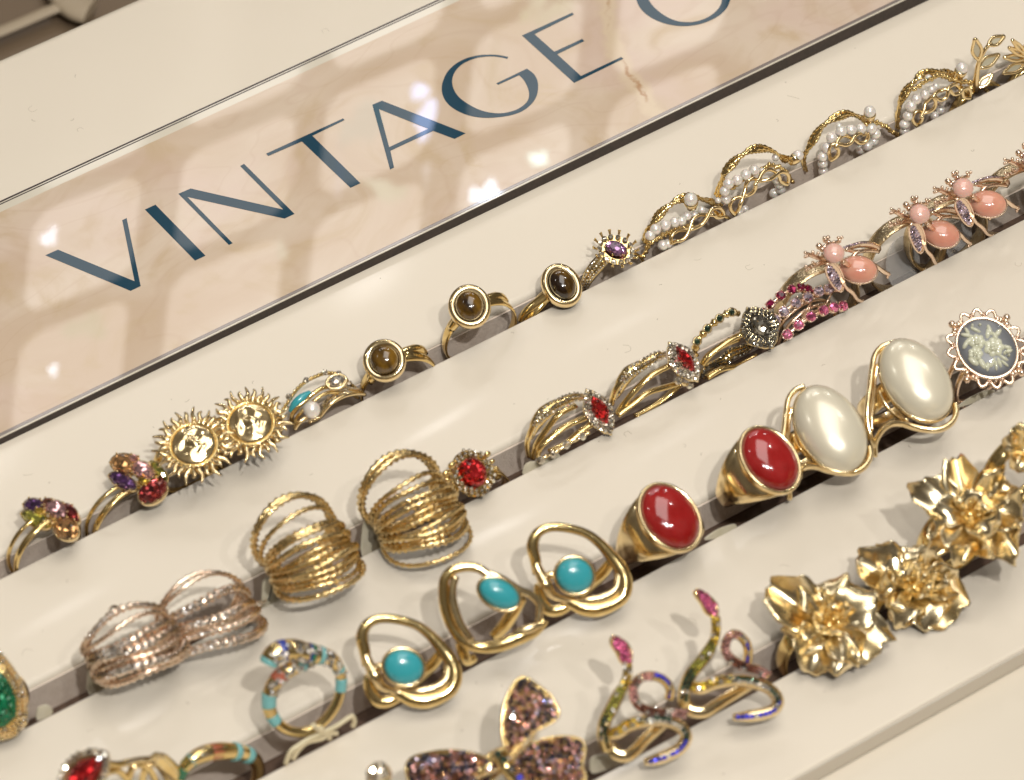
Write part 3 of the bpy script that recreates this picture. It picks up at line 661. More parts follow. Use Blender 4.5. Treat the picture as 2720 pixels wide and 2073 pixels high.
# --- purple halo ring
cc = ay(*ZC(1668, 195), 1.5); n = mixn((0.5, UP), (0.5, TC)); a = axis_px(ZC, cc, n, (1600, 165), (1740, 225))
th = Thing('halo_ring', 'gold ring with pale purple stone ringed by clear crystals beside the pearl rings', 'ring', V((cc.x, 3, -8)))
th.part('centre_stone', MB().gem(cc + n * 0.5, n, a, 2.75, 1.8, 1.1, 12), PURP)
h = MB(); s_ = MB(); b = n.cross(a)
for i in range(14):
    t = 2 * PI * i / 14; p = cc + a * (3.9 * math.cos(t)) + b * (3.1 * math.sin(t)) - n * 0.1; d = (p - cc).normalized()
    h.stone(p, (n + d * 0.3).normalized(), 0.72)
    for s2 in (-1, 1):
        t2 = t + s2 * 0.13; d2 = (a * math.cos(t2) + b * math.sin(t2)); s_.tube([p - n * 1.2, p + d2 * 0.8 - n * 0.2, p + d2 * 1.35 + n * 0.5], 0.16, 5, sub=2).ball(p + d2 * 1.4 + n * 0.55, 0.24, 6)
th.part('halo_crystals', h, CLEAR); th.part('prongs', s_, GOLD)
w2 = MB().wall(cc - n * 0.4, n, a, 4.2, 3.4, 1.6); prongs(w2, cc, n, a, 2.8, 1.9, 6, 0.3, 0.9, 0.5); th.part('setting', w2, GOLD)
sh = PY(ZC, [(1575, 260), (1510, 330), (1450, 410), (1405, 510), (1390, 560)], 1.5)
g1 = MB(); pave(g1, [p + TC * 0.5 for p in sh], 0.8, 0.36, TC, 3, 0.95, wid=lambda f: 1.25 - 0.7 * f); th.part('pave_crystals', g1, CLEAR)
th.part('shoulder', MB().tube([p - TC * 0.3 for p in sh], [1.5, 1.6, 1.4, 1.0, 0.8], 8, flat=(TC, 0.35, 1)), GOLD)
band(th, ay(*ZC(1650, 480), 3.5), 8.2, 2.0, 0.8)

# --- pearl and twist rings
def pearlstack(Z, label, rope, beads, pearls, low, twist, big, cup, extra=()):
    cx_ = PY(Z, [twist[len(twist) // 2]], 1)[0].x
    th = Thing('pearl_ring', label, 'ring', V((cx_, SY[1], -8)), 'tangled gold rings with pearls and twisted wire')
    R_ = PY(Z, rope, 5.6); mb = MB()
    mb.tube(R_, 0.75, 6, sub=6, flat=(Y, 1.1, 0.8), fn=lambda i, n: 0.82 + 0.22 * math.sin(i * 2.4)); Q = cat(R_, False, 8)
    for s2 in (-1, 1): mb.tube([p + UP * (s2 * 0.75 * math.sin(i * 0.16)) + Y * (0.9 * math.cos(i * 0.16) * s2) for i, p in enumerate(Q)], 0.34, 6, sub=1, fn=lambda i, n: 1 + 0.35 * math.sin(i * 2.2))
    th.part('rope_band', mb, GOLD)
    if beads:
        mb = MB(); B_ = PY(Z, beads, 2.8); mb.tube(B_, 0.4, 6)
        for i, p in enumerate(spread(B_, 0.62)): mb.ball(p + V((0, random.uniform(-.3, .3), 0.25 * (-1) ** i)), 0.45 if i % 3 else 0.6, 6)
        th.part('beaded_band', mb, GOLD)
    for i, p in enumerate(pearls): th.part('pearl', MB().ball(ay(*Z(p[0], p[1]), (p[3] if len(p) > 3 else 2.2)), p[2] / 35.5 if Z is not ZE else p[2] / 40.0, 14), PEARL)
    if low:
        for p in low: th.part('pearl', MB().ball(ay(*Z(p[0], p[1]), 1.4), p[2] / 37.5 if Z is not ZE else p[2] / 42.0, 12), PEARL)
    T_ = PY(Z, twist, 0.6); Q = cat(T_, False, 10); L_ = [0]
    for i in range(1, len(Q)): L_.append(L_[-1] + (Q[i] - Q[i - 1]).length)
    per = L_[-1] / max(2, round(L_[-1] / 5.4)); mb = MB()
    for s2 in (-1, 1):
        o = []
        for i, p in enumerate(Q):
            t = (Q[min(i + 1, len(Q) - 1)] - Q[max(i - 1, 0)]).normalized(); b = TC.cross(t).normalized(); ph = PI * L_[i] / per
            o.append(p + b * (1.15 * s2 * math.sin(ph)) + TC * (0.35 * s2 * math.cos(ph)))
        mb.tube(o[::3], 0.46, 8, sub=3)
    th.part('twisted_band', mb, PGOLD)
    for e in extra: th.part('gold_band', MB().tube(PY(Z, e[1:], e[0]), 0.5, 8, flat=(Y, 2.0, 0.8)), GOLD)
    k = 37.5 if Z is not ZE else 42.0
    bp_ = ay(*Z(big[0], big[1]), 3.2); cu = ay(*Z(*cup), 3.4)
    d = (bp_ - cu).normalized(); a, b = orth(d); r = big[2] / k
    th.part('large_pearl', MB().ball(bp_, r, 20), PEARL)
    th.part('pearl_cup', MB().grid([MB().oval(bp_ - d * (r * 0.35), d, a, r * 1.0, r * 1.0, 20), MB().oval(bp_ - d * (r * 0.75), d, a, r * 1.05, r * 1.05, 20), MB().oval(bp_ - d * (r * 1.7), d, a, r * 0.8, r * 0.8, 20), MB().oval(bp_ - d * (r * 2.2), d, a, r * 0.3, r * 0.3, 20)], False, True, True), PGOLD)
    return th
pearlstack(ZD, 'pearl and twisted wire ring sitting lowest, beside the purple stone ring',
    [(355, 920), (380, 820), (430, 740), (480, 680), (560, 610), (640, 560), (740, 540), (820, 560), (920, 590), (980, 620)],
    [(330, 1040), (380, 950), (440, 890), (560, 830), (680, 800), (760, 780)],
    [(395, 860, 42), (440, 808, 46), (520, 775, 46), (598, 750, 44), (655, 738, 40), (700, 700, 36), (760, 690, 34), (955, 570, 26), (820, 650, 34, 3.2)],
    [(500, 940, 50), (540, 930, 46), (600, 915, 30)],
    [(570, 930), (600, 880), (660, 850), (730, 800), (790, 740), (860, 700), (930, 665), (1010, 700)],
    (730, 562, 60), (738, 620), extra=[(1.2, (940, 670), (980, 690), (1040, 710))])
pearlstack(ZD, 'pearl and twisted wire ring with its large pearl leaning right off the arch',
    [(950, 540), (985, 430), (1010, 340), (1080, 260), (1150, 200), (1240, 150), (1330, 140), (1420, 170), (1480, 220), (1560, 230)],
    [(1070, 470), (1150, 410), (1250, 350), (1330, 300), (1400, 280), (1470, 300), (1530, 350), (1570, 420)],
    [(1020, 560, 44), (1012, 492, 44), (1042, 432, 46), (1115, 402, 46), (1185, 358, 46), (1255, 320, 46), (1320, 330, 32), (1430, 215, 32, 5), (1440, 400, 40), (1462, 440, 42), (1475, 480, 42), (1420, 510, 44, 3.5)],
    [(1130, 670, 40), (1180, 640, 34)],
    [(1095, 690), (1100, 600), (1160, 540), (1215, 480), (1240, 420), (1300, 400), (1360, 360), (1430, 350), (1490, 370), (1530, 440)],
    (1618, 198, 50), (1560, 255))
pearlstack(ZE, 'pearl and twisted wire ring with the fullest arch of small pearls',
    [(130, 1400), (125, 1290), (180, 1180), (240, 1080), (310, 990), (420, 920), (520, 885), (600, 900), (680, 940), (760, 960)],
    [(700, 990), (800, 970), (880, 1000), (940, 1050), (1010, 1090)],
    [(305, 1420, 50), (300, 1350, 50), (298, 1285, 52), (340, 1200, 54), (382, 1110, 54), (468, 1050, 56), (560, 1038, 56), (652, 1026, 56), (748, 1022, 58), (790, 1075, 54), (775, 1140, 50), (715, 1185, 52), (650, 1220, 46, 3.5), (450, 1000, 34, 3)],
    [],
    [(370, 1320), (400, 1250), (400, 1190), (470, 1140), (550, 1130), (600, 1110), (680, 1110), (715, 1060)],
    (735, 865, 60), (738, 950))
pearlstack(ZE, 'pearl and twisted wire ring at the right end, touching the leaf ring',
    [(985, 1010), (1000, 880), (1030, 760), (1080, 670), (1150, 590), (1210, 530), (1300, 500), (1400, 495), (1480, 510), (1560, 560)],
    [(1140, 660), (1220, 600), (1300, 560), (1400, 530), (1500, 570), (1600, 590), (1700, 590), (1780, 630), (1850, 690)],
    [(1060, 1045, 48), (1060, 985, 52), (1092, 905, 52), (1120, 815, 54), (1168, 750, 52), (1248, 708, 50), (1310, 660, 42), (1350, 628, 34), (1282, 555, 38, 4), (1400, 780, 46, 3), (1395, 850, 46, 3), (1340, 905, 44, 3)],
    [],
    [(1175, 1000), (1185, 900), (1240, 870), (1300, 800), (1330, 720), (1410, 710), (1470, 650), (1560, 670), (1610, 670), (1670, 740)],
    (1592, 462, 62), (1560, 540), extra=[(2.0, (1590, 640), (1640, 700), (1680, 745))])

# --- leaf rings
def leaf(th, Z, p, q, wd, y, bend=0.0):
    A = ay(*Z(*p), y); B = ay(*Z(*q), y); d = B - A; n = TC; s_ = n.cross(d.normalized()).normalized(); o = []
    for i in range(20):
        t = i / 20 * 2 * PI; x = 0.5 - 0.5 * math.cos(t); w_ = math.sin(t) * (0.55 + 0.45 * math.sin(PI * min(1, x * 1.2)))
        o.append(A + d * x + s_ * (w_ * wd + bend * math.sin(PI * x)))
    fr_ = th.part('leaf', MB().tube(o, 0.42, 8, True, 2), PGOLD)
    th.part('enamel', MB().slab(o, n, 0.35), SHELL, fr_)
th = Thing('leaf_ring', 'gold branch ring with cream enamel leaves standing tallest in the back slot', 'ring', V((ay(*ZE(1760, 600), 3).x, 3, -8)))
th.part('stem', MB().tube(PY(ZE, [(1720, 680), (1725, 560), (1740, 450), (1760, 380), (1800, 300), (1840, 250), (1870, 225)], 2.4), [0.8, 0.75, 0.6, 0.55, 0.5, 0.5, 0.4], 8), PGOLD)
for p, q, wd in (((1745, 380), (1715, 190), 1.15), ((1840, 240), (1985, 165), 1.0), ((1755, 455), (1935, 335), 1.15), ((1750, 640), (1870, 520), 0.95)): leaf(th, ZE, p, q, wd, 2.3)
band(th, ay(*ZE(1730, 860), 3.6), 7.6, 3.0, 0.8)
th = Thing('leaf_ring', 'gold branch ring with enamel leaves fanning left, cut off by the right edge', 'ring', V((ay(*ZE(2200, 500), 3).x, 3, -8)))
th.part('stem', MB().tube(PY(ZE, [(2190, 620), (2190, 480), (2180, 380), (2240, 250)], 2.4), 0.7, 8), PGOLD)
for p, q, wd in (((2170, 420), (1980, 510), 1.0), ((2170, 370), (1985, 360), 0.7), ((2180, 320), (2060, 200), 0.5), ((2180, 350), (2030, 270), 0.5), ((2190, 330), (2230, 200), 0.9)): leaf(th, ZE, p, q, wd, 1.8)
band(th, ay(*ZE(2230, 640), 3.6), 7.6, 2.4, 0.8)

# =================================================================== ROW 2
# --- emerald ring at the left edge
n = mixn((0.2, UP), (0.75, TC), (0.12, X)); c0 = ay(*ZI(-60, 1150), -37)
th = Thing('emerald_ring', 'large green emerald cut ring cut off by the left edge', 'ring', V((c0.x, -36, -9)))
def on(Z, P, N, pts, h=0.0): return [pl(*Z(*p), P, N) + N * h for p in pts]
E1 = [(-190, 960), (-60, 860), (20, 930), (80, 1020), (115, 1110), (110, 1230), (40, 1300), (-150, 1330), (-230, 1200)]
o1 = on(ZI, c0, n, E1); o2 = [c0 + (p - c0) * 0.6 + n * 1.5 for p in o1]; k = len(E1)
th.part('emerald', MB().add(o1 + o2, [tuple(range(k, 2 * k))] + [(i, (i + 1) % k, (i + 1) % k + k, i + k) for i in range(k)], False), EMER)
o3 = [c0 + (p - c0) * 1.22 - n * 0.4 for p in o1]; o4 = [c0 + (p - c0) * 1.48 - n * 1.8 for p in o1]
th.part('frame', MB().grid([o1, o3, o4, [c0 + (p - c0) * 1.2 - n * 3.4 for p in o1]], False, True, True, False), GOLD)
mb = MB(); hb = MB()
for kk in (1.12, 1.3, 1.42):
    for p in spread([c0 + (p - c0) * kk - n * (0.1 if kk < 1.2 else 0.7 if kk < 1.4 else 1.5) for p in o1], 0.95, True): (mb if random.random() < 0.6 else hb).ball(p + n * 0.15, 0.42, 6)
th.part('beads', mb, PGOLD); th.part('crystals', hb, CLEAR); band(th, c0 - n * 9 + Y * 2, 8.5, 4, 0.8)

# --- multi hoop rings
def hoops(Z, name, label, piv, R, leans, m_, r, group, cr=(), wav=0.0, spin=0.0, widths=None, crm=SPARK, y=-37.5, lat=1.0):
    P0 = ay(*Z(*piv), y); th = Thing(name, label, 'ring', V((P0.x, y, -8)), group)
    for i, lf in enumerate(leans):
        a = math.radians(lf); u_ = V((0, -math.sin(a), math.cos(a))); e1 = V((math.cos(math.radians(spin + 4 * math.sin(i * 2.1))), math.sin(math.radians(spin)), 0.05 * math.sin(i * 3.3))).normalized()
        rr = R * (1 + 0.035 * math.sin(i * 1.7)); c = P0 + u_ * (rr * lat)
        pts = []
        for k in range(36):
            t = 2 * PI * k / 36; pts.append(c + e1 * (rr * math.cos(t)) + u_ * (rr * lat * math.sin(t)) + e1.cross(u_) * (wav * math.sin(3 * t + i)))
        wd = (widths[i] if widths else 1.0)
        th.part('hoop', MB().tube(pts, r * wd, 7, True, 2, fn=lambda i_, n_: 1 + 0.4 * math.sin(i_ * 2.9)), m_)
        if i in cr:
            g = MB(); nn = (TC + u_ * 0.3).normalized(); h_ = [p + TC * (r * wd * 0.95) for p in pts[2:17]]
            pave(g, h_, 0.85, 0.45, nn, 2 if wd > 1.3 else 1, 0.7); th.part('crystals', g, crm)
    return th
gg = 'gold rings of many fanned hoops'
hoops(ZH, 'hoop_ring', 'gold ring of many fanned hoops, lower left of its twin', (600, 1165), 8.9, [-12, -7, 5, 19, 23, 30, 36, 41, 46, 51, 56, 61, 66], HGOLD, 0.6, gg, wav=0.25, cr=(), widths=[1.3, 0.9, 0.9, 1.3, 0.9, 1.2, 0.9, 1.2, 1.3, 1, 1.2, 0.8, 1, 1.1, 0.8], spin=-4)
hoops(ZH, 'hoop_ring', 'gold ring of many fanned hoops beside the red oval ring', (1470, 810), 8.9, [-12, -5, 14, 20, 28, 34, 39, 44, 49, 54, 59, 64, 76], HGOLD, 0.6, gg, wav=0.3, widths=[1.3, 1.2, 0.9, 1.0, 0.9, 1.2, 0.9, 1.3, 0.9, 1.3, 1, 1.2, 0.8, 1.1, 0.8], spin=-4)
rg = 'rose gold rings of crossed hoops with crystals'
t1 = hoops(ZI, 'rose_gold_ring', 'rose gold ring of crossed hoops with one raised crystal, beside the paper tag', (885, 800), 9.3, [6, 18, 30, 38, 46, 54, 62], RGOLD, 0.62, rg, cr=(0, 2, 3, 5), wav=0.5, widths=[1.2, 0.8, 1.6, 2.2, 1.0, 1.8, 1.2], spin=-6, lat=0.82)
p = ay(*ZI(805, 485), -36); t1.part('raised_crystal', MB().gem(p, TC, X, 1.3, 1.3, 0.9, 10), GREY); t1.part('crystal_cup', MB().wall(p - TC * 0.1, TC, X, 1.35, 1.35, 1.6), RGOLD)
p = ay(*ZI(1040, 940), -41); t1.part('crystal_cup', MB().ball(p, 1.0, 8), RGOLD); p = ay(*ZI(1165, 800), -41) + TC; t1.part('raised_crystal', MB().gem(p, TC, X, 0.9, 0.9, 0.7, 8), CLEAR)
t2 = hoops(ZI, 'rose_gold_ring', 'rose gold ring of crossed hoops tapering to a pointed crystal end', (1420, 620), 9.4, [-2, 4, 20, 36, 46, 58], RGOLD, 0.58, rg, cr=(2, 3, 4, 5), wav=0.5, widths=[0.8, 0.8, 1.6, 1.8, 1.3, 1.6], spin=-8, lat=0.85)
p = ay(*ZI(1720, 430), -39) + TC; t2.part('raised_crystal', MB().gem(p, TC, axis_px(ZI, p, TC, (1680, 440), (1760, 420)), 1.7, 1.2, 0.9, 10), CLEAR)
tp = PY(ZI, [(1560, 560), (1640, 500), (1740, 470), (1870, 420)], -40); g = MB(); pave(g, [q + TC * 0.8 for q in tp], 0.8, 0.35, TC, 2, 0.8, wid=lambda f: 1.4 - f); t2.part('crystals', g, CLEAR)
t2.part('pointed_shoulder', MB().tube(tp, [1.3, 1.5, 1.2, 0.3], 8, flat=(TC, 0.5, 1)), RGOLD)

# --- red oval halo ring
cc = ay(*ZH(2045, 390), -38); n = mixn((0.12, UP), (0.78, TC), (0.32, X)); a = axis_px(ZH, cc, n, (2010, 300), (2090, 480))
th = Thing('red_stone_ring', 'gold ring with oval dark red stone in a frame of clear crystals', 'ring', V((cc.x, -36, -8)))
th.part('red_stone', MB().gem(cc + n * 0.6, n, a, 3.35, 2.85, 1.2, 14), RED)
h = MB(); b = n.cross(a)
for (ra, rb, k_) in ((4.15, 3.6, 20), (5.0, 4.5, 22)):
    for i in range(k_): t = 2 * PI * i / k_; f = 1 + 0.06 * math.cos(6 * t); h.stone(cc + a * (ra * f * math.cos(t)) + b * (rb * f * math.sin(t)) + n * (0.12 if ra < 4.5 else 0.02), (n + (a * math.cos(t) + b * math.sin(t)) * 0.25).normalized(), 0.46)
th.part('halo_crystals', h, CLEAR); th.part('setting', MB().wall(cc - n * 0.8, n, a, 5.3, 4.8, 1.6), GOLD)
mb = MB(); 
for q in [(1870, 330), (1850, 390), (1830, 450), (1880, 480), (1820, 400), (1900, 540), (1860, 560), (2160, 240), (2200, 300), (2230, 360), (2250, 430)]: mb.ball(ay(*ZH(*q), -36.5), random.uniform(0.7, 1.2), 8, (1, 0.7, 0.8))
th.part('nugget_shoulders', mb, GOLD); band(th, ay(*ZH(2040, 640), -36), 8.6, 4.0, 0.8)

# --- marquise rings
def marq(Z, label, c, ends, wid, gemM, haloM, gl, gw, pavep, wires, drops, dropM, nrm, name, pavM=CLEAR, group=None, nh=26, gr=None):
    y = -38.0; cc = ay(*Z(*c), y); n = nrm; e0, e1 = [pl(*Z(*q), cc, n) for q in ends]; mid = (e0 + e1) / 2; a = (e1 - e0).normalized(); L_ = (e1 - e0).length / 2; b = n.cross(a)
    th = Thing(name, label, 'ring', V((cc.x, -36, -8)), group)
    def mo(k, z, off=0.0, m_=40):
        o = []
        for i in range(m_):
            t = 2 * PI * i / m_; x = math.cos(t); yy = math.sin(t) * (1 - abs(x) ** 2.5 * 0.6); f = 1 + off * math.cos(10 * t)
            o.append(mid + n * z + a * (x * L_ * k * f) + b * (yy * wid * k * f))
        return o
    th.part('setting', MB().grid([mo(0.6, -0.1), mo(0.97, 0.0, 0.03), mo(1.04, -0.1, 0.03), mo(1.0, -1.2, 0.03), mo(0.8, -1.9)], False, True, True), PGOLD)
    gc = pl(*Z(*(gr or c)), cc, n) + n * 0.55; th.part('marquise_stone', MB().gem(gc, n, a, gl, gw, 1.2, 12, 'marquise' if gw < gl * 0.62 else 'oval'), gemM)
    h = MB()
    for k in (0.92, 0.76, 0.60, 0.44):
        for p in spread(mo(k, 0.25), 0.92, True): h.stone(p, (n + V([random.uniform(-.3, .3) for _ in range(3)])).normalized(), 0.50)
    th.part('halo_crystals', h, haloM)
    P_ = PY(Z, pavep[0], -36.5); wf_ = pavep[1]
    th.part('pave_band', MB().tube(P_, wf_, 8, flat=(TC, 0.45, 1)), GOLD)
    g = MB(); pave(g, [p + TC * 0.75 for p in P_], 0.9, 0.40, TC, 3, 0.85, wid=lambda f: 0.35 + 0.9 * math.sin(PI * min(1, f * 1.1 + 0.12)) ** 1); th.part('pave_crystals', g, pavM)
    for wr in wires: th.part('gold_band', MB().tube(PY(Z, wr[1:], wr[0]), 0.55, 8, flat=(Y, 1.5, 0.9)), GOLD)
    if drops:
        D = PY(Z, drops, -40.2); th.part('beaded_band', MB().tube(D, 0.42, 6, fn=lambda i, n_: 1 + 0.3 * math.sin(i * 1.9)), PGOLD)
        for i, p in enumerate(D):
            if i % 2 == 0: th.part('set_crystal', MB().stone(p + TC * 0.5, TC, 0.85).bezel(p + TC * 0.2, TC, X, 0.8, 0.8, 0.2, m_=12), dropM)
    return th
mg = 'red marquise rings with pave bands'
NM = mixn((0.1, UP), (0.9, TC), (0.25, X))
marq(ZG, 'red marquise ring with pave band, beside the red oval ring', (755, 1060), ((648, 888), (850, 1255)), 3.0, RED, CLEAR, 3.5, 1.9,
     ([(620, 950), (540, 950), (450, 990), (370, 1030), (290, 1090), (230, 1170), (200, 1240), (165, 1320)], [0.8, 0.9, 1.1, 1.4, 1.6, 1.3, 0.9, 0.5]),
     [(-36.5, (170, 1440), (155, 1350), (180, 1250), (240, 1130)), (-38.5, (240, 1450), (260, 1370), (340, 1290), (460, 1200), (560, 1150), (640, 1120)), (-35.5, (200, 1460), (230, 1350), (330, 1200), (420, 1090), (560, 1020)), (-39, (340, 1400), (480, 1330), (600, 1230), (680, 1180))],
     [(270, 1470), (310, 1440), (365, 1420), (420, 1385), (480, 1345), (545, 1310), (612, 1275), (670, 1240)], CLEAR, NM, 'marquise_ring', group=mg)
marq(ZG, 'red marquise ring with pave band, beside the smoky grey crystal ring', (1460, 640), ((1332, 500), (1565, 815)), 3.0, RED, CLEAR, 3.6, 1.5,
     ([(1300, 600), (1230, 610), (1150, 660), (1080, 700), (1000, 750), (940, 830), (910, 900), (870, 970)], [0.8, 0.9, 1.0, 1.3, 1.6, 1.4, 1.0, 0.5]),
     [(-36.5, (850, 1010), (870, 930), (910, 850), (960, 790)), (-38.5, (900, 1090), (960, 1000), (1060, 880), (1180, 770), (1330, 690)), (-39.6, (900, 1100), (1020, 1010), (1140, 920), (1260, 880), (1400, 840)), (-37, (1050, 1110), (1180, 1040), (1330, 930), (1430, 830))],
     [(1405, 815), (1450, 845), (1500, 850)], CLEAR, NM, 'marquise_ring', group=mg)
th = marq(ZG, 'gold ring with smoky grey faceted stone and dark crystal strands', (2080, 360), ((1975, 215), (2185, 540)), 4.3, GREY, GREY, 3.6, 2.2,
     ([(2010, 520), (1930, 560), (1850, 590), (1780, 650), (1700, 680), (1640, 720), (1600, 790)], [0.8, 1.0, 1.3, 1.3, 0.9, 1.0, 0.9]),
     [(-38.5, (1600, 680), (1650, 610), (1740, 540), (1830, 480), (1930, 430)), (-36.5, (1620, 660), (1700, 570), (1800, 510), (1900, 470)), (-39.8, (1640, 790), (1760, 720), (1900, 690), (2060, 610))], [], GREY, mixn((0.1, UP), (0.9, TC)), 'smoky_ring', pavM=GREY)
D = PY(ZG, [(1540, 610), (1545, 560), (1560, 490), (1600, 440), (1645, 385), (1690, 345), (1745, 300), (1790, 270), (1845, 248), (1900, 260)], -34.5)
th.part('beaded_band', MB().tube(D, 0.75, 8, fn=lambda i, n_: 1 + 0.35 * math.sin(i * 1.57)), GOLD)
for q in [(1560, 490), (1645, 385), (1745, 300), (1845, 248)]:
    p = ay(*ZG(*q), -34.5) + TC * 0.6; th.part('dark_crystal', MB().stone(p + TC * 0.25, TC, 0.8), DGREEN); th.part('crystal_cup', MB().bezel(p, TC, X, 0.9, 0.9, 0.28, m_=14), PGOLD)
p = ay(*ZG(1828, 480), -38) + TC * 0.6; th.part('dark_crystal', MB().stone(p, TC, 0.8), GREY)

# --- pink tennis ring
th = Thing('three_strand_ring', 'rose gold ring with three strands of dark pink, lavender and pink stones', 'ring', V((ay(*ZD(1700, 1450), -36).x, -36, -8)))
for (pts, m_, y, r) in (([(1330, 1500), (1392, 1432), (1472, 1360), (1560, 1312), (1625, 1290), (1680, 1305), (1715, 1340)], DPNK, -34.5, 1.15),
                        ([(1430, 1560), (1500, 1492), (1597, 1422), (1695, 1377), (1782, 1328), (1862, 1306), (1925, 1285)], LAV, -37.5, 1.25),
                        ([(1530, 1680), (1620, 1602), (1720, 1535), (1822, 1485), (1905, 1460), (1978, 1448)], HOTP, -40.3, 1.25)):
    P_ = PY(ZD, pts, y); mb = MB()
    for i, p in enumerate(P_):
        d = (P_[min(i + 1, len(P_) - 1)] - P_[max(i - 1, 0)]).normalized(); nn = mixn((0.7, TC), (0.3, UP)); nn = (nn - d * nn.dot(d)).normalized()
        th.part('gemstone', MB().gem(p + nn * 0.6, nn, d, r, r, 0.8, 8), m_)
        bb = nn.cross(d)
        mb.grid([MB().oval(p + nn * 0.5, nn, d, r * 1.02, r * 1.02, 10), MB().oval(p - nn * 0.9, nn, d, r * 0.85, r * 0.85, 10)], False, True, True)
        for s1 in (-1, 1):
            for s2 in (-1, 1): mb.ball(p + d * (s1 * r * 0.72) + bb * (s2 * r * 0.72) + nn * 0.85, 0.24, 5)
    mb.tube([p - TC * 0.5 for p in P_], 0.45, 6); th.part('prong_strand', mb, RGOLD)
for s2 in (0, 1.6, -1.8): band(th, ay(*ZD(1700, 1700), -36.5), 8.5, 0.9, 0.8, RGOLD, off=s2)
mb = MB()
for (a1, b1) in (((1400, 1450), (1470, 1390)), ((1650, 1540), (1740, 1380)), ((1690, 1520), (1730, 1400)), ((1840, 1440), (1900, 1330)), ((1780, 1500), (1790, 1420))): mb.tube([ay(*ZD(*a1), -38.5), ay(*ZD(*b1), -37)], 0.22, 5, sub=1)
th.part('cross_links', mb, RGOLD)

